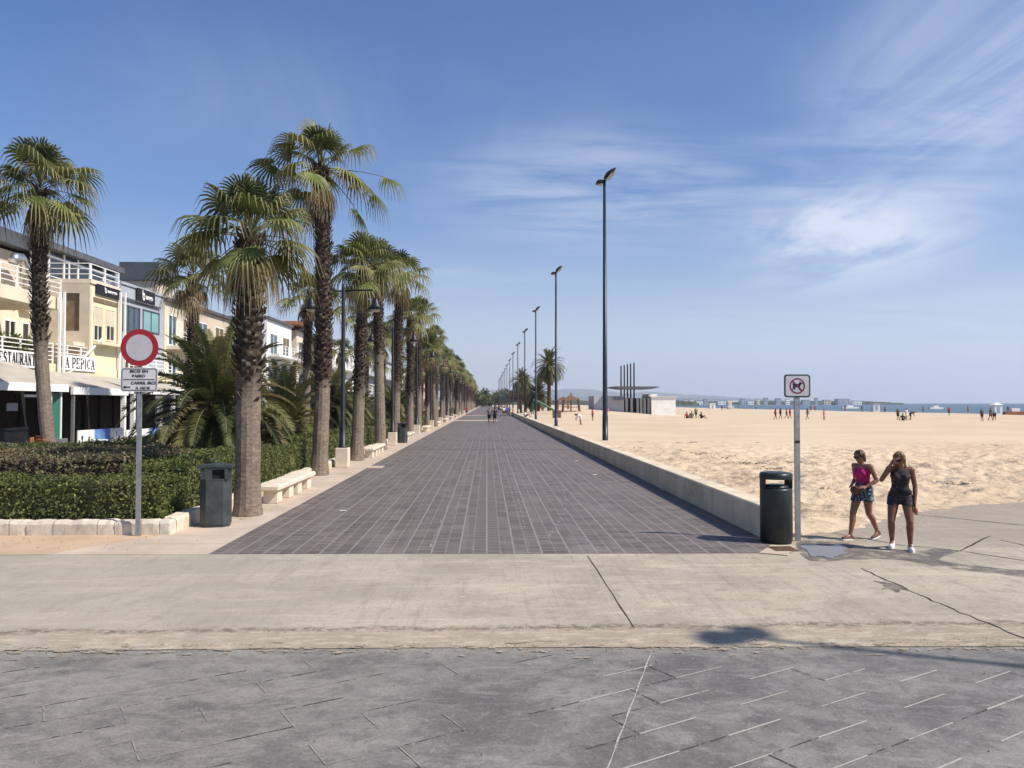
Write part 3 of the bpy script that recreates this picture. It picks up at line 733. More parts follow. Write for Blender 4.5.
while y<340:
    lab='%s fan palm of the garden row behind the promenade trunks'%ORD[i] if i<5 else 'distant garden fan palm hidden among the trunks of the promenade row'
    place_palm((i*2+1)%5,-9.8+pr.uniform(-.5,.5),y,pr.uniform(0,6.28),pr.uniform(.86,1.05),lab,GR2)
    y+=9.+pr.uniform(-.6,.6); i+=1
y=64; i=0
while y<250:
    place_palm((i*3+2)%5,-14.2+pr.uniform(-.5,.5),y,pr.uniform(0,6.28),pr.uniform(.8,1.0),'distant garden fan palm hidden among the trunks of the promenade row',GR2)
    y+=15; i+=1
xL,zL=AY(51,445,30)
pL=fan_palm(71,10.3,.25,.22,4.7,'leaning fan palm in front of the restaurant sign at the far left',GR2,R_=2.15,nl=27,ndead=12,nseg=22,lean=(-.53,0),bend=(-.2,0),
   extra=[(.1,.05,1.3,.8,'yellow'),(-.4,-.35,1.3,.8,'yellow'),(-1.2,-.3,.9,.9,'yellow'),(.3,-1.1,1.2,.7,'green'),(3.2,-.3,1.2,1.,'yellow')],rough=1.3)
place(pL,(xL,30,0),0)

def date_leaf(mb,base,az,el,L,rr,kind='green',n=44,curl=1.,sc=1.):
    d=Vector((math.cos(az)*math.cos(el),math.sin(az)*math.cos(el),math.sin(el))); P=[Vector(base)]; D=[d]
    m=10
    for i in range(m):
        d=(d+Vector((0,0,-1))*curl*(.09+.17*i/m)).normalized(); P.append(P[-1]+d*(L/m)); D.append(d)
    col=mul(rr.choice([(.085,.10,.035),(.13,.135,.048),(.06,.075,.028),(.18,.16,.065)]),rr.uniform(.8,1.3))
    if kind=='yellow': col=mul((.22,.19,.07),rr.uniform(.7,1.2))
    if kind=='dry': col=mul((.26,.17,.09),rr.uniform(.7,1.2))
    mb.cur=mixc(col,(.35,.26,.12),.6); mb.tube(P,[.035*sc*(1-.08*i) for i in range(m+1)],4,False)
    for k in range(n):
        t=.12+.88*(k+.5)/n; f=t*m; i=min(m-1,int(f)); p=P[i].lerp(P[i+1],f-i); dd=D[i]
        s=dd.cross(Vector((0,0,1)))
        s=s.normalized() if s.length>.05 else Vector((1,0,0))
        up=s.cross(dd)
        ll=L*.15*math.sin(math.pi*min(1,(t*.85+.12)))**.6*rr.uniform(.85,1.1)*1.05
        for sg in (1,-1):
            v=(dd*.55+s*sg*.8+up*rr.uniform(.05,.35)).normalized()
            w=dd*(.024*sc*L/3)
            a=p; bq=p+v*ll*.55-Vector((0,0,ll*.05)); c=p+v*ll-Vector((0,0,ll*.28))
            mb.cur=mul(col,rr.uniform(.8,1.2))
            mb.add([a-w,a+w,bq+w,bq-w,c],[(0,1,2,3),(3,2,4)])
def date_palm(seed,H,r,L,label,group=None,nl=56,ndry=10,n=40,elmin=-35):
    t=thing('date_palm',label,'palm tree',(0,0,0),0,group); rr=random.Random(seed)
    b=MB(); nz=max(5,int(H/.14)); nc=14; vs=[]
    for i in range(nz+1):
        z=H*i/nz; q=r*(1.12-.18*min(1,i/nz*1.5)+.25*math.exp(-(H-z)/.35))
        for k in range(nc):
            a=2*math.pi*(k+.5*(i%2))/nc; e=1+.07*(((i+k)%2)*2-1)
            vs.append((math.cos(a)*q*e,math.sin(a)*q*e,z))
    o=len(b.v); b.v.extend(vs)
    for i in range(nz):
        for k in range(nc): b.f.append([o+i*nc+k,o+i*nc+(k+1)%nc,o+(i+1)*nc+(k+1)%nc,o+(i+1)*nc+k]); b.m.append(0); b.c.append(mul((.105,.075,.05),rr.uniform(.6,1.5)))
    for i in range(int(H/.13)):
        for k in range(9):
            a=2*math.pi*(k+.5*(i%2))/9; er=Vector((math.cos(a),math.sin(a),0)); et=Vector((-er.y,er.x,0)); z=i*.13+.1
            p=er*r*1.05+Vector((0,0,z)); w=.07*r/.3; b.cur=mul((.16,.11,.07),rr.uniform(.5,1.3))
            b.add([p-et*w,p+et*w,p+er*.06+Vector((0,0,.10))+et*w*.5,p+er*.06+Vector((0,0,.10))-et*w*.5],[(0,1,2,3)])
    b.build('trunk','bark',t,col=True)
    g=MB()
    for i in range(nl):
        tt=(i+.5)/nl; el=lerp(rad(86),rad(elmin),tt**.9)+rr.uniform(-.08,.08); az=i*2.39996+rr.uniform(-.2,.2)
        kind='yellow' if tt>.8 and rr.random()<.5 else 'green'
        date_leaf(g,(math.cos(az)*r*.6,math.sin(az)*r*.6,H+lerp(.35,-.05,tt)),az,el,L*rr.uniform(.85,1.08),rr,kind,n,lerp(.8,1.5,tt),sc=L/3)
    for i in range(ndry):
        az=rr.uniform(0,6.28); date_leaf(g,(math.cos(az)*r*.9,math.sin(az)*r*.9,H-.1),az,rad(rr.uniform(elmin-20,elmin)),L*.75,rr,'dry',n,1.4,sc=L/3)
    g.build('crown','leaf',t,col=True)
    return t
d1=date_palm(5,1.95,.46,2.95,'squat date palm with short fat trunk and arching fronds, left of the nearest fan palm','date palms in the garden',elmin=-38,nl=120,n=60,ndry=34)
x_,_=AY(216,435,25.5); place(d1,(x_,25.5,0),0,1)
d2=date_palm(6,1.3,.38,2.8,'low date palm with brownish lower fronds, between the nearest and the tallest fan palm','date palms in the garden',ndry=40,nl=90,n=56,elmin=-32)
x_,_=AY(285,420,34); place(d2,(x_,34,0),2,1)
for k,(x,yy,s) in enumerate(((-9.2,47,.95),(-10.,62,.9),(-9.0,77,.9),(-9.5,95,.9))):
    o=copy_tree(d2 if k%2 else d1); place(o,(x,yy,0),k*1.3,s,'%s low date palm in the garden, glimpsed behind the promenade trunks'%ORD[k])
# beach date palms
x_,_=AY(549,361,146)
e1=date_palm(15,8.3,.32,3.7,'tallest slender date palm on the beach side, behind the second tall lamp','date palms on the beach',nl=84,n=40,ndry=14,elmin=-45)
place(e1,(x_,146,.75),0,1)
e2=date_palm(16,4.2,.36,3.6,'bushy low date palm nearest the seawall on the beach','date palms on the beach',nl=84,n=40,ndry=10,elmin=-45)
for px,Y,s,lab,src,rz in ((538,150,.95,None,e2,0),(521,190,.9,'date palm on the beach at the left end of the clump beside the wall',e1,1),(526,205,.85,'date palm on the beach just right of the leftmost one of the clump',e1,3),(531,185,.7,'short date palm on the beach in the middle of the clump',e2,2)):
    o=src if lab is None else copy_tree(src); x_,_=AY(px,400,Y); place(o,(x_,Y,0.02),rz,s,lab)

# ------------------------------------------------------------------ hedges
def hedge(name,label,x0,x1,y0,y1,z1,dens,leaf,cols,top=.0,wob=.08,cat='hedge',z0=.12,kind=None,seed=0):
    rr=random.Random(seed*7+3); b=MB()
    def zt(x,y): return z1+wob*N(x,y,.7,seed)+wob*.6*N(x,y,2.1,seed+1)
    # core box, in a darker tone of the first leaf colour
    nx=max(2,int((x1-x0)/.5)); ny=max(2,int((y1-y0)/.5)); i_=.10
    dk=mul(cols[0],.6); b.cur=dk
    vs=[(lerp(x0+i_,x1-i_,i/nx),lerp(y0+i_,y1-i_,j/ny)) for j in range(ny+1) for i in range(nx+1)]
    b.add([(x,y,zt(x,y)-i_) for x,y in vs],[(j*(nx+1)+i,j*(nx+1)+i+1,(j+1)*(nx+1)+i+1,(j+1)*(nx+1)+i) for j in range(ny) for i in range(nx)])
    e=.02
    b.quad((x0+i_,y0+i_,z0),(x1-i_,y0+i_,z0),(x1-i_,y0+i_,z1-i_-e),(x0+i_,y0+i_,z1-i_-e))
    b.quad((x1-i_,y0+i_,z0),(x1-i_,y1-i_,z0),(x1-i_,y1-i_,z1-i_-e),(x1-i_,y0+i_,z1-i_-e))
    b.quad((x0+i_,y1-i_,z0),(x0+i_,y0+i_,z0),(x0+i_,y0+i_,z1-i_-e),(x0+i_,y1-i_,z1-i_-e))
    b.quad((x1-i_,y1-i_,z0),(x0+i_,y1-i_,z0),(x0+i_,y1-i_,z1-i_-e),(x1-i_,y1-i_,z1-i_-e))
    faces=[((x1-x0)*(z1-z0)*1.2,0),((y1-y0)*(z1-z0)*1.2,1),((x1-x0)*(y1-y0),2),((y1-y0)*(z1-z0)*.5,3)]
    for A,k in faces:
        for _ in range(int(A*dens)):
            x=rr.uniform(x0,x1); y=rr.uniform(y0,y1); j=rr.gauss(0,.045)
            if k==0: z=lerp(z0,zt(x,y0),rr.random()**.9); q=Vector((x,y0+.03+j+.04*N(x,z,2.5,3),z)); nv=Vector((0,-1,.25))
            elif k==1: z=lerp(z0,zt(x1,y),rr.random()**.9); q=Vector((x1-.03-j-.04*N(y,z,2.5,3),y,z)); nv=Vector((1,0,.25))
            elif k==3: z=lerp(z0,zt(x0,y),rr.random()); q=Vector((x0+.03+j,y,z)); nv=Vector((-1,0,.25))
            else: q=Vector((x,y,zt(x,y)-.02+j*.8)); nv=Vector((0,0,1))
            nv=(nv+Vector((rr.gauss(0,.6),rr.gauss(0,.6),rr.gauss(0,.6)))).normalized()
            a=nv.orthogonal().normalized(); a=(Matrix.Rotation(rr.uniform(0,6.28),3,nv)@a); c=nv.cross(a); s=leaf*rr.uniform(.6,1.3)
            pn=N(q.x,q.y,1.1,q.z*.9+seed)
            ci=rr.choice(cols) if abs(pn)<.12 else cols[(0 if pn>0 else len(cols)-1)]
            b.cur=mul(mixc(ci,rr.choice(cols),.5),rr.uniform(.6,1.45))
            b.add([q-a*s,q+c*s*.5,q+a*s,q-c*s*.5],[(0,1,2,3)])
    for _ in range(int((x1-x0)*(y1-y0)*min(dens,500)/22)):
        x=rr.uniform(x0,x1); y=rr.uniform(y0,y1 if rr.random()<.6 else y0+.15); z=zt(x,y)-.03; h_=rr.uniform(.04,.16); dx,dy=rr.gauss(0,.04),rr.gauss(0,.04)
        for k in range(5):
            q=Vector((x+dx*k/4,y+dy*k/4,z+h_*k/4)); nv=Vector((rr.gauss(0,1),rr.gauss(0,1),.4)).normalized(); a=nv.orthogonal().normalized(); c=nv.cross(a); s=leaf*rr.uniform(.4,.8)
            b.cur=mul(rr.choice(cols),rr.uniform(1.,1.6)); b.add([q-a*s,q+c*s*.5,q+a*s,q-c*s*.5],[(0,1,2,3)])
    return b.build(name,'hedge',col=True,label=label,cat=cat,kind=kind)
HG=[(.070,.092,.022),(.11,.125,.030),(.045,.062,.018),(.15,.155,.045)]
HB=[(.17,.115,.075),(.10,.105,.042),(.21,.15,.09),(.11,.08,.052),(.11,.125,.04)]
hedge('clipped_hedge','bright green clipped hedge just behind the pale kerb stones at the front left',-23,-6.05,14.86,16.35,.93,800,.032,HG,seed=1,wob=.06)
hedge('garden_shrubs','brownish loose shrubs in a wide bed behind the front clipped hedge',-26,-7.5,16.7,20.6,1.22,430,.040,HB,wob=.22,cat='shrubs',seed=2)
hedge('clipped_hedge','green hedge running back beside the first pair of stone benches',-7.45,-6.08,16.36,29.2,1.12,620,.034,HG,seed=3,wob=.08)
hedge('clipped_hedge','dark green hedge around the foot of the squat date palm',-17,-7.5,21,27.,1.02,330,.045,HG[:3],seed=4,wob=.08)
hedge('clipped_hedge','green hedge beside the second pair of stone benches',-7.45,-6.08,30.0,44.6,1.1,330,.045,HG,seed=5)
hedge('clipped_hedge','green hedge beside the third pair of stone benches',-7.45,-6.08,45.6,60.2,1.1,200,.06,HG,seed=6)
hedge('clipped_hedge','long distant hedge behind the far stone benches',-7.45,-6.08,61,170,1.1,70,.10,HG,seed=7)
hedge('garden_shrubs','low green shrub bed under the garden palms in front of the restaurant terraces',-16,-8,30,48,.8,120,.075,HG[:3]+[(.10,.09,.035)],wob=.25,cat='shrubs',seed=8)
hedge('garden_shrubs','distant shrub bed along the middle of the garden',-15,-8,52,150,.8,25,.14,HG[:3]+[(.10,.09,.035)],wob=.3,cat='shrubs',seed=9)
# far end trees beyond the promenade
def round_tree(px,Y,h,r,label,seed,cols=HG):
    rr=random.Random(seed); x,_=AY(px,403,Y); t=thing('far_tree',label,'tree',(x,Y,0),0,'trees at the far end of the promenade')
    b=MB(); b.cur=(.1,.07,.05); b.tube([(0,0,0),(.1,0,h*.35),(0,.1,h*.7)],[r*.09,r*.07,r*.03],7)
    for k in range(5):
        a=k*1.3; b.tube([(0,0,h*.4),(math.cos(a)*r*.5,math.sin(a)*r*.5,h*.68)],[r*.04,r*.015],5)
    b.build('trunk','bark',t,col=True)
    g=MB()
    cl=[Vector((rr.gauss(0,.38)*r,rr.gauss(0,.38)*r,h*.64+rr.gauss(0,.24)*r)) for _ in range(16)]
    for c in cl:
        for _ in range(60):
            q=c+Vector((rr.gauss(0,1),rr.gauss(0,1),rr.gauss(0,.8)))*r*.19
            nv=Vector((rr.gauss(0,1),rr.gauss(0,1),rr.gauss(0,1))).normalized(); a=nv.orthogonal(); c2=nv.cross(a); s=r*.10
            g.cur=mul(rr.choice(cols),rr.uniform(.5,1.3)); g.add([q-a*s,q+c2*s*.6,q+a*s,q-c2*s*.6],[(0,1,2,3)])
    g.build('crown','hedge',t,col=True)
for i,(px,Y,h,r) in enumerate(((477,430,9,6),(483,520,9,7),(489,600,9,8),(495,560,9,7),(501,500,10,6),(507,460,9,6),(513,430,9,5),(519,300,8,4),(528,420,8,5),(536,520,8,6))):
    round_tree(px,Y,h,r,'%s tree from the left in the hazy clump closing the promenade'%ORD[i],i,HG if i!=7 else [(.16,.07,.035),(.12,.07,.04)])
# ------------------------------------------------------------------ buildings along the left (facades face +x)
XF=-21.0
def Y_(px,X=XF): return AX(px,403,X)[0]
def Z_(px,py,X=XF): return AX(px,py,X)[1]
def window(parent,X,y0,y1,z0,z1,gm='glass',fm='white',mull=1,shutter=None):
    b=MB(); f=.07
    b.box(X-.02,X+.05,y0,y1,z1-f,z1); b.box(X-.02,X+.05,y0,y1,z0,z0+f)
    b.box(X-.02,X+.05,y0,y0+f,z0+f,z1-f); b.box(X-.02,X+.05,y1-f,y1,z0+f,z1-f)
    for k in range(mull):
        yy=lerp(y0,y1,(k+1)/(mull+1)); b.box(X-.01,X+.04,yy-.03,yy+.03,z0+f,z1-f)
    w=b.build('window',fm,parent)
    b=MB(); b.box(X-.03,X+.005,y0+f,y1-f,z0+f,z1-f); b.build('pane',gm,w)
    if shutter:
        b=MB(); n=int((z1-z0)*.55/.1)
        for k in range(n): b.box(X+.008,X+.03,y0+f,y1-f,z1-f-(k+1)*.1+.012,z1-f-k*.1)
        b.build('blind',shutter,w)
    return w
def railing(parent,X,y0,y1,z0,h=1.0,m='white',step=1.3,bars=4,side=None):
    b=MB(); n=max(1,round((y1-y0)/step))
    for k in range(n+1):
        yy=lerp(y0,y1,k/n); b.box(X-.03,X+.03,yy-.03,yy+.03,z0,z0+h)
    for k in range(bars): zz=z0+h*(k+1)/bars; b.box(X-.022,X+.022,y0,y1,zz-.025-.001*k,zz+.012)
    if side is not None:
        for k in range(bars): zz=z0+h*(k+1)/bars; b.box(side,X-.03,y0-.022,y0+.022,zz-.025,zz+.012)
        for k in range(3): xx=lerp(side,X,k/3); b.box(xx-.03,xx+.03,y0-.031,y0+.031,z0,z0+h)
    return b.build('railing',m,parent)
def railing_side(parent,x0,x1,Y,z0,h,m='white',bars=4):
    b=MB(); n=max(1,round((x1-x0)/1.2))
    for k in range(n+1): xx=lerp(x0,x1,k/n); b.box(xx-.03,xx+.03,Y-.03,Y+.03,z0,z0+h)
    for k in range(bars): zz=z0+h*(k+1)/bars; b.box(x0,x1,Y-.022,Y+.022,zz-.03,zz+.01)
    return b.build('railing',m,parent)
# --- restaurant
rs=thing('restaurant_building','cream restaurant building with lettered white sign boards and roof terrace at the far left','building')
yL=Y_(-60); yA=Y_(90); yB=Y_(118); zt=Z_(90,283)
ysp=Y_(50)
b=MB()
b.box(-33,-23.6,yL,yB-.02,0,4.0)                    # body, ground floor back
b.box(-33,-24.2,yL,yA,4.0,8.6)
b.build('wall','cream',rs)
b=MB(); b.box(-24.3,XF,yA,yB-.02,4.2,zt); 
b.build('corner_block','yellow',rs)
b=MB()  # end face towards the viewer with a recess
zz=[Z_(90,y) for y in (331,293)]
xr=[AY(63,300,yA)[0],AY(81,300,yA)[0],AY(48,300,yA)[0]]
b.box(xr[2],XF-.003,yA-.16,yA-.003,zz[1],zt-.003); b.box(xr[2],xr[0],yA-.16,yA-.003,4.2,zz[1]-.001); b.box(xr[1],XF-.003,yA-.16,yA-.003,4.2,zz[1]-.001); b.box(xr[0],xr[1],yA-.16,yA-.003,4.2,zz[0]-.001)
b.build('end_wall','peach',rs)
b=MB(); b.box(xr[0]+.002,xr[1]-.002,yA-.02,yA-.004,zz[0],zz[1]); b.build('recess','shade',rs)
b=MB(); b.box(xr[0]-.4,xr[1]+.3,yA-1.3,yA-.165,Z_(90,345)-.1,Z_(90,345)+.1); b.build('balcony_slab','cream',rs)
b=MB(); b.box(XF-.5,XF+.06,yL,yB+.2,3.55,4.28); b.build('sign_beam','yellow',rs)
b=MB(); b.box(-33,XF-.5,yL,yB,3.9,4.2); b.build('terrace_slab','cream',rs)
# slab serif lettering drawn stroke by stroke, (x0,y0,x1,y1,weight) on a unit cell
GL={'R':[(.2,0,.2,1,1),(.2,1,.62,1,0),(.62,1,.74,.78,1),(.74,.78,.62,.52,1),(.2,.52,.62,.52,0),(.48,.52,.82,0,1)],
'E':[(.2,0,.2,1,1),(.2,1,.78,1,0),(.2,.52,.6,.52,0),(.2,0,.78,0,0),(.78,0,.78,.22,0),(.78,.8,.78,1,0)],
'S':[(.76,.98,.76,.74,0),(.76,.9,.5,1,0),(.5,1,.26,.86,1),(.26,.86,.28,.62,1),(.28,.62,.7,.42,1),(.7,.42,.76,.16,1),(.76,.16,.5,0,0),(.5,0,.24,.1,0),(.24,0,.24,.26,0)],
'T':[(.5,0,.5,1,1),(.14,1,.86,1,0),(.14,.78,.14,1,0),(.86,.78,.86,1,0)],
'A':[(.5,1,.16,0,0),(.5,1,.84,0,1),(.28,.34,.72,.34,0)],
'U':[(.22,.2,.22,1,1),(.78,.2,.78,1,0),(.22,.2,.4,0,0),(.4,0,.6,0,0),(.6,0,.78,.2,0)],
'N':[(.2,0,.2,1,0),(.2,1,.78,0,1),(.78,0,.78,1,0)],
'L':[(.22,0,.22,1,1),(.22,0,.8,0,0),(.8,0,.8,.24,0)],
'P':[(.22,0,.22,1,1),(.22,1,.64,1,0),(.64,1,.78,.76,1),(.78,.76,.64,.48,1),(.22,.48,.64,.48,0)],
'I':[(.5,0,.5,1,1)],
'C':[(.78,.98,.78,.72,0),(.78,.88,.52,1,0),(.52,1,.26,.8,0),(.26,.8,.2,.5,1),(.2,.5,.26,.2,1),(.26,.2,.52,0,0),(.52,0,.78,.14,0)],' ':[]}
def serif_text(mb,word,X,y0,y1,z0,h):
    cw=(y1-y0)/sum(.55 if c in ' I' else 1 for c in word); y=y0
    for c in word:
        w=cw*(.55 if c in ' I' else 1)
        for k,(a,b,c_,d,t) in enumerate(GL[c]):
            P=Vector((0,y+a*w,z0+b*h)); Q=Vector((0,y+c_*w,z0+d*h)); dd=(Q-P).normalized(); n=Vector((0,-dd.z,dd.y))*(h*(.105 if t else .05)); e=dd*h*.03
            mb.add([(X+.0004*k,*(p.yz)) for p in (P-n-e,Q-n+e,Q+n+e,P+n-e)],[(0,1,2,3)])
            if abs(a-c_)<.01 and abs(b-d)>.7 or c=='A':
                for R_ in ((P,Q) if c!='A' else (Q,)):
                    if c=='A' and k==2: continue
                    s2=h*.045; w2=w*.19; mb.add([(X+.0004*k+.004,R_.y-w2,R_.z-s2),(X+.0004*k+.004,R_.y+w2,R_.z-s2),(X+.0004*k+.004,R_.y+w2,R_.z+s2),(X+.0004*k+.004,R_.y-w2,R_.z+s2)],[(0,1,2,3)])
        y+=w
# lettered boards
def board(parent,px0,px1,body,zc,h,pt,tpx0,tpx1,th,X=XF+.07,bm='white',tm='ink',bold=.02):
    y0,y1=Y_(px0),Y_(px1); b=MB(); b.box(X,X+.07,y0,y1,zc-h/2,zc+h/2); s=b.build('sign_board',bm,parent)
    b=MB(); t0,t1=Y_(tpx0),Y_(tpx1)
    serif_text(b,body,X+.075,t0,t1,zc-th/2,th)
    b.build('lettering',tm,s); return s
zc1=Z_(30,360,XF); zc2=Z_(76,363.5,XF)
yS1=Y_(35.5)-(Y_(35.5)-Y_(-1))*11/9.0
t_px=-14
b=MB(); b.box(XF+.07,XF+.14,yS1-.5,Y_(40),zc1-.36,zc1+.36); s_=b.build('sign_board','white',rs)
b=MB(); serif_text(b,'RESTAURANTE',XF+.145,yS1,Y_(35.5),zc1-.25,.50); b.build('lettering','ink',s_)
board(rs,56,93,'LA PEPICA',zc2,.74,0,57,91.5,.50,bold=.025)
railing(rs,XF-.1,yL,yB,4.28,1.0,bars=5)
# tall white posts
for px in (54,58.5,115.5,120): 
    yy=Y_(px); b=MB(); b.box(XF+.17,XF+.27,yy-.06,yy+.06,3.0,Z_(px,292)); b.build('post','white',rs)
for p0,p1,q0,q1 in ((59,378,100,330),(120,390,90,352)):
    pass
b=MB(); b.tube([(XF+.1,Y_(62),Z_(62,378)),(XF+.1,Y_(100),Z_(100,338))],.06,6); b.build('brace','white',rs)
# upper balcony to the left
y1=Y_(60); zs1=Z_(60,309); b=MB(); b.box(-24.2,XF,yL,y1,zs1-.05,zs1+.55); b.build('upper_balcony','cream',rs)
railing(rs,XF-.05,yL,y1,zs1+.56,.95,bars=4)
# first floor windows, door shades
for p0,p1 in ((2,14),(20,34)): window(rs,-24.19,Y_(p0,-24.2),Y_(p1,-24.2),4.4,6.6,'glassd','white')
window(rs,-24.19,Y_(44,-24.2),Y_(58,-24.2),4.4,6.6,'glassd','white')
b=MB(); b.box(-33,-24.2,yL,Y_(22,-24.2),8.6,10.1); b.build('upper_wall','peach',rs)
b=MB(); b.box(-33,-23.6,yL,Y_(26,-24.2),Z_(12,247,-24.),Z_(12,233,-24.)); b.build('dark_upper_block','zinc',rs)
# corner block front openings
for p0,p1,a0,a1 in ((92,101,305,322),(104.5,113,308,325)):
    window(rs,XF+.003,Y_(p0),Y_(p1),Z_(p1,342),Z_(p0,a0),'glassd','cream',1,'cream')
b=MB(); b.box(XF,XF+.05,Y_(92),Y_(116),Z_(105,304),Z_(105,300)); b.build('awning_box','shade',rs)
for (p0,p1) in ((98,110),):
    b=MB(); b.box(XF,XF+.5,Y_(92),Y_(117),Z_(117,346)-.1,Z_(117,346)+.02); b.build('ledge','cream',rs)
for k,(px,zz_) in enumerate(((28,7.2),(60,5.2),(110,5.0))):
    yy=Y_(px,-23.6); b=MB(); b.bbox(-24.2,-23.85,yy,yy+.9,zz_,zz_+.6,.03); a_=b.build('air_conditioner','white',rs)
    b=MB(); b.tube([(-23.845,yy+.4,zz_+.3),(-23.83,yy+.4,zz_+.3)],.24,14); b.build('grille','greyroof',a_)
# black shop sign: round emblem and pale letters
def shop_sign(parent,px0,px1,pyt,pyb,X=XF,label='bongo'):
    y0,y1=Y_(px0),Y_(px1); zt_=Z_(px0,pyt); zb=Z_(px0,pyb); b=MB(); b.box(X+.01,X+.12,y0,y1,zb,zt_); s=b.build('shop_sign','ink',parent)
    b=MB(); h=(zt_-zb); yc=lerp(y0,y1,.36)
    pts=[(yc+math.cos(a)*h*.20,math.sin(a)*h*.27+lerp(zb,zt_,.52)) for a in [k*math.pi/8 for k in range(16)]]
    pin=[(yc+math.cos(a)*h*.09,math.sin(a)*h*.14+lerp(zb,zt_,.52)) for a in [k*math.pi/8 for k in range(16)]]
    for k in range(16):
        k2=(k+1)%16; b.quad((X+.125,)+pts[k],(X+.125,)+pts[k2],(X+.125,)+pin[k2],(X+.125,)+pin[k])
    b.box(X+.121,X+.128,yc-h*.22,yc-h*.12,lerp(zb,zt_,.5),lerp(zb,zt_,.95))
    text_into(b,'ango',MX_xface(X+.122,yc+h*.32,lerp(zb,zt_,.28)),w=(y1-yc)*.72-h*.2,h=h*.36,bold=.03,depth=.01)
    b.build('lettering','white',s)
shop_sign(rs,93.5,117,283,293)
b=MB(); b.box(-24.4,XF+.08,yA-.17,yB,zt,zt+.22); b.build('parapet','cream',rs)
railing(rs,XF-.05,yA,yB,zt+.22,.85,bars=3); railing_side(rs,xr[2]-1,XF-.05,yA-.1,zt+.22,.85,bars=3)
# roof pavilion, glazed with dark sloping roof
pv=MB(); XP=-23.6; ya=Y_(30,XP); yb=Y_(113,XP); z0=zt+.22
zta=Z_(66,250,XP); ztb=Z_(116,268,XP)
b=MB(); b.box(-32,XP,ya,yb,z0,max(zta,ztb)-.35); b.build('pavilion_glass','glassd',rs)
zr=max(zta,ztb)
b=MB(); b.box(-32.4,XP+.5,ya-.5,yb+.3,zr-.35,zr); b.build('pavilion_roof','greyroof',rs)
b=MB()
for k in range(7):
    yy=lerp(ya,yb,k/6); b.box(XP,XP+.07,yy-.05,yy+.05,z0,zr-.35)
b.box(XP,XP+.06,ya,yb,z0+1.3,z0+1.4)
for k in range(4): xx=XP-1.5*k; b.box(xx-.05,xx+.05,ya-.08,ya-.002,z0,zr-.35)
b.build('pavilion_frame','white',rs)
# silver duct
dq=MB(); yy=Y_(12,-23.4); zb_=Z_(12,283,-23.4); zt2=Z_(12,256,-23.4)
dq.tube([(-23.4,yy-.1,zt2-.3),(-23.4,yy+.1,zt2),(-23.4,yy+.55,zt2+.05),(-23.4,yy+.9,zt2-.25),(-23.4,yy+.95,zb_)],.24,12); dq.build('roof_duct','silver',rs,True)
# --- blue grey building
bg=thing('shop_building','blue grey house with a big pair of framed windows beside the cream restaurant','building')
ya,yb=yB+.15,Y_(163); zt3=Z_(119,283)
b=MB(); b.box(-33,XF,ya,yb,0,zt3); b.build('wall','bluegrey',bg)
b=MB(); b.box(-33.1,XF+.08,ya,yb+.05,zt3,zt3+.15); b.build('parapet','bluegrey',bg)
window(bg,XF+.003,Y_(121.5),Y_(138.5),Z_(121.5,331),Z_(121.5,303.5),'glass','greyroof',2)
window(bg,XF+.003,Y_(141.5),Y_(158),Z_(141.5,331),Z_(141.5,308.5),'glassb','greyroof',1)
shop_sign(bg,134,152,287,302)
b=MB(); b.box(XF+.06,XF+.14,Y_(121),Y_(158),Z_(121,297)-.05,Z_(121,297)+.03); b.build('cornice','greyroof',bg)
window(bg,XF+.003,Y_(122),Y_(138),4.3,4.9,'glassd','cream',2); 
b=MB(); b.box(XF,XF+.6,Y_(119),Y_(163),3.5,4.1); b.build('balcony_slab','yellow',bg)
railing(bg,XF+.55,Y_(119),Y_(163),4.1,.9)
zb=thing('zinc_building','dark grey windowless block rising behind the blue grey house','building')
y0=62.; q0,qa=AY(119,280,y0); q1,qb=AY(159,262,y0); b=MB(); b.box(q0+.3,q1-.2,y0+.2,y0+3.5,0,qa-.01); b.build('wall','peach',zb)
b=MB(); b.box(q0,q1,y0,y0+4,qa,qb); b.build('upper_wall','zinc',zb)
# --- further houses
def house(px0,px1,pyt,m,label,floors=3,X=XF,fm='white',roof='greyroof',tower=None):
    t=thing('terrace_house',label,'building',(0,0,0),0,'houses along the seafront'); y0,y1=Y_(px0,X)+.1,Y_(px1,X); H=Z_(px0,pyt,X)
    b=MB(); b.box(X-11,X,y0,y1,0,H); b.build('wall',m,t)
    b=MB(); b.box(X-11.1,X+.25,y0-.05,y1,H,H+.22); b.build('roof',roof,t)
    fh=H/floors
    for f in range(1,floors):
        b=MB(); b.box(X,X+1.1,y0+.3,y1-.3,f*fh-.12,f*fh+.12); b.build('balcony_slab',m,t)
        railing(t,X+1.05,y0+.3,y1-.3,f*fh+.12,.9,m='white',bars=3)
        n=max(2,int((y1-y0)/3.2))
        for k in range(n):
            a=lerp(y0,y1,(k+.22)/n); c=lerp(y0,y1,(k+.78)/n); window(t,X+.003,a,c,f*fh+.15,f*fh+2.2,'glassd' if k%2 else 'glass',fm,1,'shade' if (k+f)%3==0 else None)
        nx=3
        for k in range(nx):
            b=MB(); xx=X-1.2-k*3.2; b.box(xx-1.2,xx,y0-.06,y0-.01,f*fh+.9,f*fh+2.1); b.build('side_window','glassd',t)
    b=MB(); b.box(X-.02,X+.03,y0+.4,y1-.4,.1,2.7); b.build('ground_floor_glazing','glassd',t)
    return t
house(163,192,300,'cream','cream house with balconies just right of the blue grey house',3)
t=house(192,240,308,'peach','peach house largely behind the crowns, right of the cream one',3)
house(240,262,330,'cream','low cream house behind the nearest fan palm trunk',2)
wh=house(266,291,318,'white','white house with twin tall windows seen between the two nearest promenade palms',3)
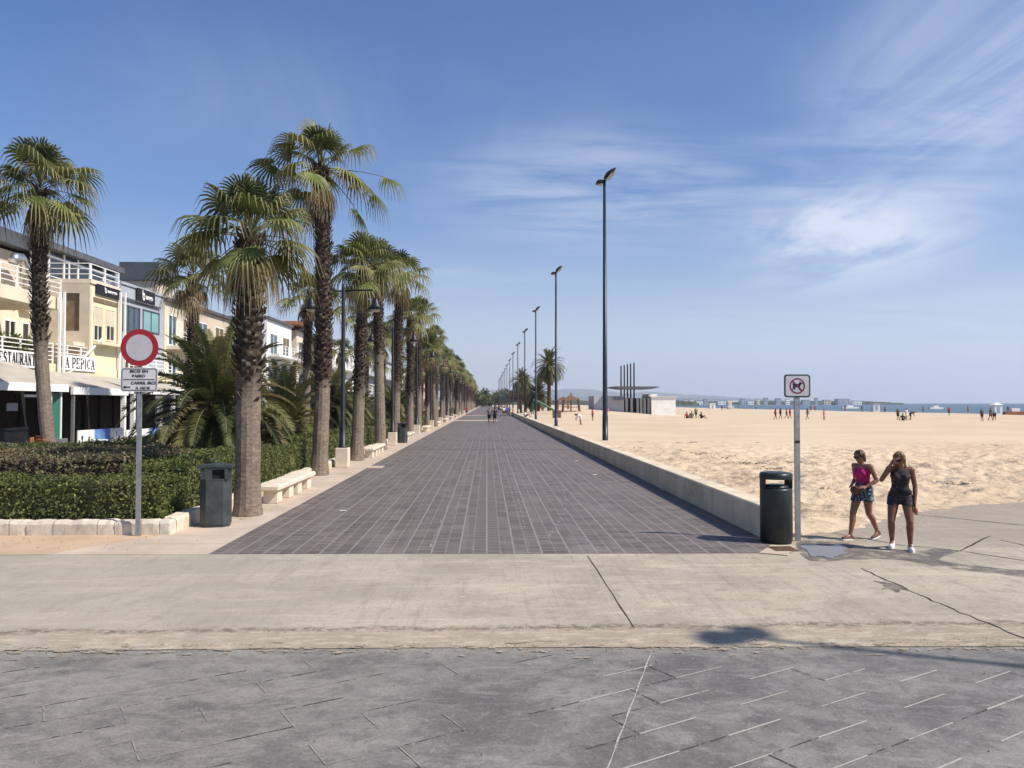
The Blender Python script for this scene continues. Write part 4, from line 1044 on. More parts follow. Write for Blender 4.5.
y0=Y_(291); b=MB(); b.box(XF-3,XF+.9,y0,y0+6,Z_(291,323)-.1,Z_(291,323)+.25); b.build('tiled_canopy','orangeroof',wh)
house(296,325,330,'cream','cream house just beyond the white one with a tiled canopy',3)
house(325,360,338,'white','pale distant house fifth along the seafront row',3)
house(360,392,352,'bluegrey','distant grey seafront house behind the palm trunks',3)
house(392,425,364,'cream','farthest cream seafront house behind the palm trunks',3)
# --- terraces (covered dining areas in front of the facades)
XT=-18.6
def terrace(px0,px1,zf,label,post_px,m='awning',roofz=.75,wallm='dark',x=XT,fh=.33):
    t=thing('dining_terrace',label,'terrace'); y0,y1=Y_(px0,x),Y_(px1,x)
    b=MB(); b.box(x,x+.12,y0,y1,zf,zf+fh); b.build('fascia','white',t)
    b=MB(); b.add([(x+.02,y0,zf+fh+.004),(x+.02,y1,zf+fh+.004),(XF+.2,y1,zf+fh+roofz),(XF+.2,y0,zf+fh+roofz),(x+.02,y0,zf+fh-.06),(x+.02,y1,zf+fh-.06),(XF+.2,y1,zf+fh+roofz-.06),(XF+.2,y0,zf+fh+roofz-.06)],[(0,1,2,3),(7,6,5,4),(0,3,7,4),(1,5,6,2)])
    b.build('roof',m,t)
    for px in post_px:
        yy=Y_(px,x); b=MB(); b.box(x-.1,x+.1,yy-.1,yy+.1,0,zf); b.build('post','white',t)
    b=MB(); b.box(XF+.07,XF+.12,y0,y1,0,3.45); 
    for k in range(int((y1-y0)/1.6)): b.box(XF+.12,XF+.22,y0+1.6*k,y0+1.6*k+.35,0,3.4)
    b.build('shade_back_wall',wallm,t)  # near-black colour stands in for the shade under the terrace roof
    return t,y0,y1
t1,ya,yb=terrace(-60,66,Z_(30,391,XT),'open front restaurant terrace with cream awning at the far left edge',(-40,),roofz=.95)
b=MB(); b.box(XT-.2,XT-.1,Y_(29,XT),Y_(41,XT),Z_(30,397,XT),Z_(30,394.5,XT)); b.build('roller_box','white',t1)
b=MB(); b.box(XT-.9,XT-.86,Y_(29,XT),Y_(39,XT),Z_(30,411,XT),Z_(30,403,XT)); b.build('menu_screen','bluegrey',t1)
b=MB(); b.box(XT-.1,XT+.05,ya,Y_(28,XT),Z_(10,428,XT)-.1,Z_(10,428,XT)); b.box(XT-.06,XT+.0,ya,Y_(28,XT),0,Z_(10,428,XT)-.1); b.build('counter','black',t1)
for k,(p0,p1) in enumerate(((53,58),(58.5,62.5),(63,67))):
    b=MB(); yy0,yy1=Y_(p0,XT),Y_(p1,XT); dx=.5*(k%2); b.add([(XT-.1-dx,yy0,.4),(XT-.6+dx,yy1,.4),(XT-.6+dx,yy1,Z_(60,393,XT)),(XT-.1-dx,yy0,Z_(60,393,XT)),(XT-.13-dx,yy0,.4),(XT-.63+dx,yy1,.4),(XT-.63+dx,yy1,Z_(60,393,XT)),(XT-.13-dx,yy0,Z_(60,393,XT))],[(0,1,2,3),(7,6,5,4),(0,3,7,4),(1,5,6,2),(3,2,6,7)])
    g_=b.build('folding_glass_door','glassg',t1)
    b=MB(); b.box(XT-.16-dx,XT-.06-dx,yy0-.04,yy0+.04,.2,Z_(60,392,XT)); b.build('frame','white',g_)
b=MB(); yy=Y_(73,XT); b.box(XT-.06,XT+.06,yy-.06,yy+.06,0,Z_(70,391,XT)); b.build('steel_post','galv',t1)
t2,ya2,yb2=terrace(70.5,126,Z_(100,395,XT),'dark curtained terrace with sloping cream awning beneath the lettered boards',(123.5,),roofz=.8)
b=MB(); b.box(XF+.3,XF+.4,Y_(112,XT-3),Y_(119,XT-3),0,3.3); b.build('curtain','navy',t2)
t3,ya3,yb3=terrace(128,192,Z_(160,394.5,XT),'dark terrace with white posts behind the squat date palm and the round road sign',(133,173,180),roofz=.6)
b=MB(); b.box(XF+.3,XF+.4,Y_(153,XT-3),Y_(161,XT-3),0,3.3); b.build('curtain','navy',t3)
t4,_,_=terrace(200,262,Z_(230,397,XT),'white framed terrace between the date palm trunk and the nearest fan palm',(205,228,241,261),roofz=.5)
b=MB(); b.box(XT-.3,XT-.2,Y_(228,XT),Y_(240,XT),1.0,2.6); b.build('blind','bluegrey',t4)
# printed fence panels
def fence(px0,px1,pyt,label,step=4.0,extra=()):
    t=thing('terrace_fence',label,'fence'); x=XT+.7; y0,y1=Y_(px0,x),Y_(px1,x); n=max(1,int((y1-y0)/1.25)); rr=random.Random(px0); zt_=Z_((px0+px1)/2,pyt,x)
    for k in range(n):
        a=lerp(y0,y1,k/n)+.02; c=lerp(y0,y1,(k+1)/n)-.02; b=MB(); b.box(x-.03,x+.03,a,c,.1,zt_); m_='blue' if (k%9)==extra else 'white'
        p=b.build('panel',m_,t)
        if m_=='white':
            b=MB()
            for q in range(rr.choice((2,3,3))):
                yy=rr.uniform(a+.1,c-.35); zz=rr.uniform(.35,zt_-.45); w=rr.uniform(.12,.3); hh=rr.uniform(.2,.4)
                b.prism([(yy+w*(.5+.5*math.cos(u_)*(.7+.3*math.sin(3*u_))),zz+hh*(.5+.5*math.sin(u_))) for u_ in [i*.785 for i in range(8)]],x+.031,x+.036,lambda a_,b_,h:(h,a_,b_))
            b.build('printed_figure',rr.choice(('pinkp','navy','pinkp','blue','red')),p)
    return t
fence(78,124,429,'low white printed fence with coloured figures left of the round road sign pole',extra=1)
fence(126,196,427.5,'low white printed fence with a pale blue panel right of the road sign pole',extra=2)
fence(203,262,424,'low white printed fence beyond the date palm trunk',extra=7)
# terrace furniture
def chair(m):
    t=thing('terrace_chair','x','chair',(0,0,0),0,'chairs on the left terrace')
    b=MB(); b.bbox(-.24,.24,-.24,.24,.42,.47,.015); b.build('seat',m,t)
    b=MB(); b.bbox(-.24,.24,.20,.25,.52,.92,.015); b.build('backrest',m,t)
    for x in (-.21,.21):
        for y in (-.21,.21): b=MB(); b.tube([(x,y,0),(x,y,.92 if y>0 else .43)],.016,6); b.build('leg','galv',t)
    return t
def table():
    t=thing('terrace_table','x','table',(0,0,0),0,'tables on the left terrace')
    b=MB(); b.tube([(0,0,.72),(0,0,.76)],.42,20); b.build('tabletop','white',t)
    b=MB(); b.tube([(0,0,0),(0,0,.04),(0,0,.05),(0,0,.72)],[.25,.25,.04,.04],10); b.build('pedestal','galv',t); return t
c0=chair('wood'); c1_=chair('galv'); t0=table()
for k,(px,X,lab,src) in enumerate(((40,-17.2,'orange wooden backed chair left of the leaning palm trunk',c0),(46,-17.9,'second orange backed chair partly behind the leaning palm trunk',None),(34,-16.5,'orange backed chair nearest the viewer by the leaning palm',None))):
    o=src or copy_tree(c0); y=Y_(px,X); place(o,(X,y,0),[1.9,2.4,-.6][k],1.15,lab)
for k,(px,X,lab) in enumerate(((3,-17.6,'grey metal chair at the left edge beside the counter'),(20,-17.0,'grey metal chair between white table and orange chair'),(63,-17.6,'grey metal chair right of the leaning palm trunk'),(84,-17.5,'grey metal chair beside the start of the printed fence'))):
    o=c1_ if k==0 else copy_tree(c1_); place(o,(X,Y_(px,X),0),k*1.7,1,lab)
for k,(px,X,lab) in enumerate(((10,-17.0,'round white table at the far left below the counter'),(98,-17.2,'round white table in front of the dark curtained terrace'))):
    o=t0 if k==0 else copy_tree(t0); place(o,(X,Y_(px,X),0),0,1,lab)
# potted plants on the upper terrace
def potplant(x,y,z,label,seed,s=1.):
    t=thing('potted_plant',label,'plant',(x,y,z),0,'plants on the restaurant balcony'); b=MB(); b.tube([(0,0,0),(0,0,.4)],[.18,.25],10); b.build('pot','orangeroof',t)
    g=MB(); rr=random.Random(seed)
    for k in range(150):
        v=Vector((rr.gauss(0,1),rr.gauss(0,1),abs(rr.gauss(0,1)))).normalized()*rr.uniform(.1,.5)*s; q=v+Vector((0,0,.5)); a=v.normalized(); c=a.orthogonal().normalized()*.05*s
        g.cur=mul(rr.choice(HG),rr.uniform(.6,1.3)); g.add([q-a*.02,q+c,q+a*.16*s,q-c],[(0,1,2,3)])
    g.build('foliage','hedge',t,col=True)
for k,(px,s) in enumerate(((4,1.6),(17,1.2),(28,1.4),(40,1.0),(98,1.1),(108,1.3))):
    potplant(XF-.7,Y_(px,XF-.7),4.28,'leafy potted plant on the restaurant balcony, %s from the left'%ORD[k],k,s)
# ------------------------------------------------------------------ street furniture
# left litter bin: chamfered body, hood with side openings, shallow gabled lid
lb=G(222,523); t=thing('litter_bin','grey green litter bin with a gabled lid beside the nearest fan palm','litter bin',(lb.x,15.55,0),rad(12))
def oct_(w,d,c): return [(-w+c,-d),(w-c,-d),(w,-d+c),(w,d-c),(w-c,d),(-w+c,d),(-w,d-c),(-w,-d+c)]
b=MB(); b.prism(oct_(.265,.235,.115),.0,.05); b.build('base','bin',t)
b=MB(); b.prism(oct_(.28,.25,.125),.05,.90); b.build('body','bin',t)
b=MB(); b.prism(oct_(.285,.255,.127),.90,.925); b.build('rim','bin',t)
b=MB(); 
for x,y in ((-.15,-.235),(.215,-.235),(-.235,-.1),(.235,-.1),(-.235,.12),(.235,.12)): b.box(x-.035,x+.035,y-.02 if abs(y)>.2 else y-.05,y+.02 if abs(y)>.2 else y+.05,.925,1.15)
b.box(-.25,-.05,-.24,-.2,.925,1.15); b.box(-.24,.24,.2,.24,.925,1.15); b.box(-.25,.25,-.243,-.2,1.10,1.15)
b.build('hood','bin',t)
b=MB(); b.box(-.19,.19,-.19,.19,.90,1.13); b.build('shade_block','dark',t)  # black block filling the hood, stands in for the shade inside
b=MB(); 
for sx in (-1,1): b.add([(0,-.27,1.21),(sx*.32,-.27,1.17),(sx*.32,.27,1.17),(0,.27,1.21),(0,-.27,1.16),(sx*.32,-.27,1.13),(sx*.32,.27,1.13),(0,.27,1.16)],[(0,1,2,3),(4,5,6,7),(0,1,5,4),(1,2,6,5),(2,3,7,6)])
b.build('lid','bin',t)
# right litter bin: round, see through slot
rb=G(778,543); t=thing('litter_bin','dark round litter bin with a see through slot at the end of the seawall','litter bin',(rb.x,13.42,0),0)
b=MB(); b.tube([(0,0,0),(0,0,.03),(0,0,.04),(0,0,.90),(0,0,.93)],[.25,.25,.268,.268,.262],28,sx=1.); b.build('body','bin2',t,True)
b=MB(); b.tube([(0,0,.93),(0,0,.985)],[.24,.19],24); b.build('inner_dome','bin2',t,True)
b=MB(); n=28
def arc(a0,a1,r0,r1,z0,z1,mb,m=8):
    for k in range(m):
        a=lerp(a0,a1,k/m); c=lerp(a0,a1,(k+1)/m)
        P=[(r*math.cos(q),r*math.sin(q),z) for z in (z0,z1) for q in (a,c) for r in (r0,r1)]
        mb.add(P,[(0,1,3,2),(4,6,7,5),(0,4,5,1),(2,3,7,6),(1,5,7,3),(0,2,6,4)])
arc(-.5,.62,.245,.268,.93,1.1,b); b.build('side_post','bin2',t)
b=MB(); arc(math.pi-.62,math.pi+.5,.245,.268,.93,1.1,b); b.build('side_post','bin2',t)
b=MB(); b.tube([(0,0,1.085),(0,0,1.10),(0,0,1.16),(0,0,1.19),(0,0,1.20)],[.268,.275,.275,.255,.2],28); b.build('lid','bin2',t,True)
# farther bin
t2b=copy_tree([o for o in bpy.data.objects if o.name=='litter_bin'][0]); place(t2b,(-5.05,47.5,0),0,1,'grey green litter bin far back on the walkway behind the second lamp plinth')
# left round no-entry type sign
sx,sy,_z=G(138,532); sx*=14.4/sy; sy=14.4
t=thing('road_sign','round red and white road sign over a lettered plate on a grey pole','road sign',(sx,sy,0))
b=MB(); b.box(-.04,.04,-.02,.02,0,2.60); b.box(-.03,.03,.03,.034,2.5,3.5) if 0 else None; b.box(-.035,.035,.005,.02,2.60,3.5); b.build('pole','galv',t)
zc=3.375
def ringpts(r,n=48): return [(r*math.cos(2*math.pi*k/n),r*math.sin(2*math.pi*k/n)) for k in range(n)]
b=MB(); b.prism(ringpts(.335),-.030,-.022,lambda a,c,h:(a,h,c+zc)); d=b.build('disc','red',t)
b=MB(); b.prism(ringpts(.235),-.0345,-.031,lambda a,c,h:(a,h,c+zc)); b.build('disc_centre','signw',d)
def rrect(x0,x1,z0,z1,r,n=5):
    o=[]
    for cx,cz,a0 in ((x1-r,z1-r,0),(x0+r,z1-r,90),(x0+r,z0+r,180),(x1-r,z0+r,270)):
        for k in range(n+1): a=rad(a0+90*k/n); o.append((cx+r*math.cos(a),cz+r*math.sin(a)))
    return o
px0,px1,pz0,pz1=-.325,.33,2.585,3.015
b=MB(); b.prism(rrect(px0,px1,pz0,pz1,.05),-.030,-.022,lambda a,c,h:(a,h,c)); pl=b.build('plate','signw2',t)
b=MB(); o1=rrect(px0+.018,px1-.018,pz0+.018,pz1-.018,.04); o2=rrect(px0+.03,px1-.03,pz0+.03,pz1-.03,.032)
for k in range(len(o1)): k2=(k+1)%len(o1); b.quad((o1[k][0],-.0325,o1[k][1]),(o1[k2][0],-.0325,o1[k2][1]),(o2[k2][0],-.0325,o2[k2][1]),(o2[k][0],-.0325,o2[k][1]))
b.box(px0+.05,px1-.05,-.0335,-.031,2.795,2.808)
text_into(b,'BICIS EN',MX_camface(-.16,-.031,2.925),w=.32,h=.05,bold=.02)
text_into(b,'PASEO',MX_camface(-.12,-.031,2.84),w=.23,h=.05,bold=.02)
text_into(b,'CARRIL BICI',MX_camface(-.14,-.031,2.715),w=.43,h=.052,bold=.02)
text_into(b,'A 150 M',MX_camface(-.06,-.031,2.625),w=.25,h=.048,bold=.02)
b.prism([(-.285,2.665),(-.235,2.695),(-.235,2.675),(-.15,2.675),(-.15,2.655),(-.235,2.655),(-.235,2.635)],-.0335,-.031,lambda a,c,h:(a,h,c))
b.build('lettering','ink',pl)

for a_ in (-.09,.02): b=MB(); b.box(a_,a_+.07,-.02,.03,2.54,2.585); b.build('clamp','galv',t)
# no dogs sign
t=thing('road_sign','square white no dogs sign on a grey pole beside the right bin','road sign',(5.36,13.52,0))
b=MB(); b.box(-.045,.045,-.02,.02,0,2.5); b.build('pole','galv',t)
b=MB(); b.box(-.042,.042,-.0235,.0235,1.69,1.73); b.build('clamp','dark',t)
S=.23; zc=2.675
b=MB(); b.prism(rrect(-S,S,zc-.20,zc+.20,.05),-.03,-.02,lambda a,c,h:(a,h,c)); p_=b.build('plate','bracket',t)
b=MB(); b.prism(rrect(-S+.028,S-.028,zc-.172,zc+.172,.035),-.034,-.0305,lambda a,c,h:(a,h,c)); f_=b.build('face','signw',p_)
b=MB(); zc2_=zc
dog=[(-.085,.03),(-.075,.055),(-.06,.035),(.02,.033),(.035,.06),(.05,.075),(.06,.06),(.095,.05),(.09,.033),(.06,.022),(.048,-.01),(.05,-.065),(.03,-.065),(.022,-.02),(-.03,-.02),(-.035,-.065),(-.055,-.065),(-.055,-.03),(-.075,-.065),(-.09,-.06),(-.07,.0)]
b.prism([(x,z+zc2_) for x,z in dog],-.0365,-.0345,lambda a,c,h:(a,h,c)); b.build('dog_symbol','ink',f_)
b=MB(); r1,r0=.135,.112; n=40
A=ringpts(r1,n);B=ringpts(r0,n)
for k in range(n): k2=(k+1)%n; b.quad((A[k][0],-.0365,A[k][1]+zc2_),(A[k2][0],-.0365,A[k2][1]+zc2_),(B[k2][0],-.0365,B[k2][1]+zc2_),(B[k][0],-.0365,B[k][1]+zc2_))
q=.7071; w=.011
b.add([((-.118-w)*q+0,-.0385,(.118-w)*q+zc2_),((-.118+w)*q,-.0385,(.118+w)*q+zc2_),((.118+w)*q,-.0385,(-.118+w)*q+zc2_),((.118-w)*q,-.0385,(-.118-w)*q+zc2_)],[(0,1,2,3)])
b.build('prohibition_ring','maroon',f_)
# stone benches
def bench():
    t=thing('stone_bench','x','bench',(0,0,0),0,'stone benches along the walkway')
    b=MB(); b.bbox(-.24,.24,-.98,.98,.30,.44,.035); b.build('seat','bench',t)
    for y in (-.70,.42):
        b=MB(); b.bbox(-.17,.17,y-.13,y+.30,0,.297,.012); b.build('leg','bench',t)
    return t
bn=bench(); k=0
for base,lab in ((18.75,'nearest'),(34.3,'second'),(49.8,'third'),(65.3,'fourth'),(80.8,'fifth'),(96.3,'sixth'),(111.8,'seventh'),(127.3,'eighth')):
    for j in (0,1):
        o=bn if k==0 else copy_tree(bn)
        place(o,(-5.12,base+1.0+j*2.03,0.002),0,1,'stone bench slab, %s half of the %s bench pair along the walkway'%(('front','rear')[j],lab)); k+=1
# double lamp posts on stone plinths
def lamp2():
    t=thing('lamp_post','x','lamp post',(0,0,0),0,'double armed lamp posts on stone plinths')
    b=MB(); b.bbox(-.24,.24,-.24,.24,0,.72,.02); b.build('plinth','bench',t)
    b=MB(); b.tube([(0,0,.72),(0,0,.78),(0,0,.80),(0,0,1.5),(0,0,1.55),(0,0,6.7),(0,0,6.85)],[.17,.17,.13,.12,.095,.065,.02],14); b.build('pole','black',t,True)
    for sg in (-1,1):
        b=MB(); b.tube([(0,0,6.55),(sg*.5,0,6.60),(sg*1.05,0,6.60),(sg*1.2,0,6.50),(sg*1.2,0,6.3)],.035,8); a=b.build('arm','black',t,True)
        b=MB(); b.tube([(sg*1.2,0,6.32),(sg*1.2,0,6.22),(sg*1.2,0,6.05),(sg*1.2,0,5.86)],[.06,.10,.17,.33],16); b.build('lamp_shade','black',t,True)
        b=MB(); b.sphere((sg*1.2,0,5.90),(.2,.2,.13)); b.build('globe','signw2',t,True)
    return t
l2=lamp2(); 
for k in range(12):
    o=l2 if k==0 else copy_tree(l2); y=29.6+15.5*k
    place(o,(-5.36,y,0),0,1,('nearest double lamp post, right of the tallest fan palm' if k==0 else '%s double lamp post from the front in the promenade palm row'%ORD[k]))
# tall beach lamps
def tall_lamp():
    t=thing('street_lamp','x','street lamp',(0,0,0),0,'tall lamps along the beach side')
    b=MB(); b.tube([(0,0,0),(0,0,.06),(0,0,.065),(0,0,1.6),(0,0,1.65),(0,0,15.7)],[.26,.26,.175,.165,.15,.085],14); b.build('pole','pole_dark',t,True)
    for (d,L,w) in (((.50,-.55,.55),1.05,.26),((-.50,.50,-.12),.62,.30)):
        d=Vector(d).normalized(); up=Vector((0,0,1)); s=d.cross(up).normalized(); n=s.cross(d)
        b=MB(); o=Vector((0,0,15.72)); vs=[];m=10
        prof=[(0,.10,.07),(.18,.8,.11),(.45,1.,.12),(.75,.8,.07),(1.,.25,.02)]
        for tt,ww,hh in prof:
            for k in range(m):
                a=2*math.pi*k/m; vs.append(o+d*(tt*L)+s*(math.cos(a)*w*ww)+n*(math.sin(a)*hh+.07*math.sin(tt*3.14)))
        fs=[(i*m+k,i*m+(k+1)%m,(i+1)*m+(k+1)%m,(i+1)*m+k) for i in range(4) for k in range(m)]+[tuple(range(m-1,-1,-1)),tuple(4*m+k for k in range(m))]
        b.add(vs,fs); h=b.build('lamp_head','bin2',t,True)
        b=MB(); c=o+d*L*.45-n*.05; b.add([c+d*L*.28*i+s*w*.6*j-n*.075 for i,j in ((-1,-1),(1,-1),(1,1),(-1,1))],[(0,1,2,3)]); b.build('lens','galv',h)
    return t
tl=tall_lamp(); 
for k in range(14):
    o=tl if k==0 else copy_tree(tl); lab='%s tall black lamp beyond the seawall, counted from the nearest'%ORD[k] if k<8 else 'distant tall lamp in the merged far end of the beach lamp row'
    place(o,(7.05,47+33.5*k,0),0,1,lab)
o=copy_tree(tl); a=G(742,637); place(o,(a.x+.85*14.6,a.y-.36*14.6,-.02),rad(51),.93,'tall lamp outside the right edge, its head throwing the double shadow on the concrete')
for c_ in [q for q in bpy.data.objects if q.parent==o and q.name.startswith('pole')]: c_.scale=(.6,.6,1)
# far beach building
Xc=lambda px,Y:AY(px,403,Y)[0]
Yb=146; x0,x1,x2,x3=Xc(594,Yb),Xc(624,Yb),Xc(651,Yb),Xc(675,Yb)
zt=lambda py:AY(640,py,Yb)[1]
t=thing('beach_pavilion','white and grey beach pavilion with a flat canopy pierced by tall dark masts','building')
b=MB(); b.box(x0,x1,Yb,Yb+8,-.3,zt(396)); b.build('grey_wall','bluegrey',t)
b=MB(); b.box(x2,x3,Yb-.5,Yb+8,-.3,zt(397.5)); b.box(x2-.3,Xc(658,Yb),Yb+.5,Yb+7,zt(397.4),zt(394)); w_b=b.build('white_wall','white',t)
b=MB(); b.box(x2-.2,x3+.25,Yb-.7,Yb+8.2,zt(397.4),zt(396.4)); b.build('roof_edge','signw2',t)
b=MB(); b.box(x1,x2,Yb+3,Yb+8,-.3,zt(398)); b.build('dark_passage','black',t)
for px in (627,632,638,641.5,645,649): 
    b=MB(); xx=Xc(px,Yb); b.box(xx-.22,xx+.22,Yb+.3,Yb+.8,-.3,zt(398)); b.build('pillar','galv',t)
b=MB(); y0=Yb-2; b.prism([(Xc(609,Yb),zt(387.5)),(Xc(612,Yb),zt(386.6)),(Xc(655,Yb),zt(386.6)),(Xc(658,Yb),zt(387.2)),(Xc(650,Yb),zt(389.2)),(Xc(622,Yb),zt(389.2))],y0,Yb+6,lambda a,c,h:(a,h,c)); b.build('canopy','zinc',t)
for k,px in enumerate((622.5,625.8,629,632.2,635.6)):
    b=MB(); xx=Xc(px,Yb); b.tube([(xx,Yb+1.5,-.3),(xx,Yb+1.5,zt(365.5-k*.8))],[.17,.13],8); b.build('mast','bin2',t)
b=MB(); b.box(Xc(613,Yb),Xc(624,Yb),Yb-1.5,Yb+1,zt(400),zt(399.2)); b.build('shelf_canopy','zinc',t)
# small beach structures
def hut(px,Y,w,h,label,m='white',tent=False):
    x=Xc(px,Y); t=thing('beach_hut',label,'hut',(x,Y,0),0,'small huts on the far sand')
    b=MB(); b.box(-w/2,w/2,-w/2,w/2,-.6,h); b.build('wall',m,t)
    b=MB(); e=.15
    if tent: b.add([(-w/2-e,-w/2-e,h),(w/2+e,-w/2-e,h),(w/2+e,w/2+e,h),(-w/2-e,w/2+e,h),(0,0,h+w*.35)],[(0,1,4),(1,2,4),(2,3,4),(3,0,4)])
    else: b.box(-w/2-e,w/2+e,-w/2-e,w/2+e,h,h+.15)
    b.build('roof','white',t)
    b=MB(); b.box(-w*.2,w*.2,-w/2-.04,-w/2-.005,0,h*.75); b.build('door','bluegrey',t)
    return t
hut(712,330,2.2,2.2,'small white cabin on the sand behind the seated group')
hut(875,260,2.2,2.0,'pale cabin standing alone near the shoreline left of the standing group')
hut(996,190,1.9,1.9,'white tent with pointed roof near the shoreline at the far right',tent=True)
t=thing('lifeguard_tower','white lifeguard tower with an overhanging roof on the far sand','tower',(Xc(730,300),300,0))
b=MB(); b.box(-1.,1.,-1,1,-.5,.9); b.build('base','white',t)
b=MB(); b.box(-1.4,1.4,-1.4,1.4,.9,1.05); b.box(-.6,.6,-.6,.6,1.05,2.8); b.build('cabin','white',t)
b=MB(); b.prism([(-1.2,2.8),(2.8,2.9),(2.8,3.15),(-1.2,3.05)],-1.3,1.3,lambda a,c,h:(a,h,c)); b.build('roof','white',t)
b=MB(); b.tube([(-2.,0,-.5),(-2.,0,4.2)],.06,6); b.build('mast','galv',t)
# playground pieces beside the palms
t=thing('climbing_frame','dark wooden climbing frame on the sand mound left of the grey pavilion wall','playground',(Xc(571,140),140,.6))
for x,y,h in ((-1.6,-1,2.4),(1.6,-1,2.6),(-1.6,1,2.4),(1.6,1,2.6),(0,0,3.6)): b=MB(); b.tube([(x,y,-.8),(x*.8,y*.8,h)],.12,7); b.build('post','brown',t)
b=MB(); b.box(-1.5,1.5,-.9,.9,1.0,1.12); b.build('deck','brown',t)
b=MB(); b.add([(-1.5,-1,2.3),(1.5,-1,2.3),(1.5,1,2.3),(-1.5,1,2.3),(0,0,3.3)],[(0,1,4),(1,2,4),(2,3,4),(3,0,4)]); b.build('roof','brown',t)
t=thing('climbing_frame','reddish wooden play tower behind the bending beachgoer','playground',(Xc(563,152),152,.6))
for x in (-1,1):
    for y in (-1,1): b=MB(); b.tube([(x,y,-.8),(x,y,2.2)],.1,7); b.build('post','wood',t)
b=MB(); b.box(-1.1,1.1,-1.1,1.1,1.1,1.2); b.build('deck','wood',t)
b=MB(); b.add([(-1.2,-1.2,2.2),(1.2,-1.2,2.2),(1.2,1.2,2.2),(-1.2,1.2,2.2),(0,0,3.1)],[(0,1,4),(1,2,4),(2,3,4),(3,0,4)]); b.build('roof','brown',t)
t=thing('playground_slide','green playground slide under the bushy beach palm','playground',(Xc(544,138),138,.3))
b=MB(); b.tube([(-1.9,0,2.6),(-1.2,0,2.4),(1.6,0,.9),(2.0,0,.6)],[.2,.2,.2,.2],10); b.build('chute','greenp',t)
b=MB(); b.tube([(-1.9,0,-.5),(-1.9,0,2.6)],.08,6); b.tube([(-2.3,0,-.5),(-1.9,0,2.6)],.08,6); b.build('ladder','greenp',t)
b=MB(); b.box(Xc(553,118),Xc(561,118),118,119,-.1,1.3); b.build('notice_hut','brown',label='small brown cabin beside the wall under the beach palms',cat='hut')
# litter
def paper(px,py,s,lab):
    g=G(px,py,.006); b=MB(); rr=random.Random(px); b.add([(g.x+s*math.cos(k*1.05)*rr.uniform(.7,1),g.y+s*.7*math.sin(k*1.05)*rr.uniform(.7,1),.012+.012*(k%2)) for k in range(6)],[(0,1,2,3),(0,3,4,5)])
    b.build('paper_scrap','white',label=lab,cat='litter')
paper(343,511,.10,'white scrap of paper on the left part of the dark pavers')
paper(577,461,.12,'pale scrap on the pavers near the seawall shadow, farther of two')
paper(595,475,.11,'pale scrap on the pavers near the seawall shadow, nearer of two')
mc=MB(); a=G(368,467)
mc.box(PX0-.02,PX0+.55,29.0,30.0,.008,.012); struct(mc.build('paving_inset','strip'))
# sailing and motor boats far out
def boat(px,Y,L,label,hm='white'):
    x=Xc(px,Y); t=thing('boat',label,'boat',(x,Y,-.6),0,'boats far out on the water')
    b=MB(); b.prism([(-L/2,0),(-L/2+.3,-.2),(L/2-.8,-.2),(L/2,.9),(-L/2,.8)],-L*.14,L*.14,lambda a,c,h:(a,h,c)); b.build('hull',hm,t)
    b=MB(); b.box(-L*.2,L*.15,-L*.09,L*.09,.85,1.7); b.build('cabin','white',t); return t
boat(850,420,9,'small white motor boat on the water left of the pale cabin'); boat(1015,196,6,'reddish beached boat at the far right of the shoreline','wood'); boat(936,380,7,'tiny white boat offshore right of the standing group')
# ------------------------------------------------------------------ people
def cap(mb,a,b,ra,rb,n=12):
    a=Vector(a);b=Vector(b); mb.sphere(a,ra,n,8); mb.sphere(b,rb,n,8)
    if (b-a).length>1e-4: mb.tube([a,b],[ra,rb],n,True)
def solid(mb,name,vox,m,parent,smooth=3,cuts=()):
    """voxel union of the given capsules -> one continuous smooth mesh"""
    me=mb.mesh('t','white'); o=bpy.data.objects.new('t',me); COL.objects.link(o)
    r=o.modifiers.new('r','REMESH'); r.mode='VOXEL'; r.voxel_size=vox
    if smooth: s=o.modifiers.new('s','SMOOTH'); s.iterations=smooth; s.factor=.5
    dg=bpy.context.evaluated_depsgraph_get(); me2=bpy.data.meshes.new_from_object(o.evaluated_get(dg)); bpy.data.objects.remove(o)
    import bmesh
    if cuts:
        bm=bmesh.new(); bm.from_mesh(me2)
        for co_,no in cuts:
            bmesh.ops.bisect_plane(bm,geom=bm.verts[:]+bm.edges[:]+bm.faces[:],plane_co=co_,plane_no=no,clear_outer=True)
        bm.to_mesh(me2); bm.free()
    me2.materials.clear(); me2.materials.append(M[m] if isinstance(m,str) else m)
    me2.polygons.foreach_set('use_smooth',[True]*len(me2.polygons)); me2.update()
    ob=bpy.data.objects.new(name,me2); COL.objects.link(ob); ob.parent=parent; me2.name=name; return ob
M['skin']=mat('shaded_tan_skin',(.25,.12,.072),.42,0,.14,14); M['skin2']=mat('shaded_deep_tan_skin',(.17,.078,.045),.45,0,.06,8)  # tan skin colours, darkened to stand in for shade on the two women
M['hair']=mat('brown_hair',(.07,.038,.020),.5,0,.35,30); M['hairb']=mat('streaked_blonde_hair',(.22,.13,.05),.5,0,.6,22); M['hairk']=mat('black_hair',(.015,.011,.009),.5,0,.3,20)
def cloth(n,c,amt=.12,s=8): M[n]=mat(n,c,.85,0,amt,s,.2,60)
for n,c in (('magenta',(.42,.015,.13)),('navyc',(.02,.03,.06)),('blackc',(.012,.012,.016)),('whitec',(.72,.72,.70)),('redc',(.45,.03,.03)),('bluec',(.05,.14,.45)),('greenc',(.06,.17,.07)),('pinkc',(.55,.22,.25)),('pinkd',(.38,.17,.15)),('greyc',(.16,.17,.18)),('orangec',(.55,.16,.05)),('brownc',(.12,.06,.04)),('tealc',(.05,.2,.22)),('khakic',(.22,.20,.10))): cloth(n,c)
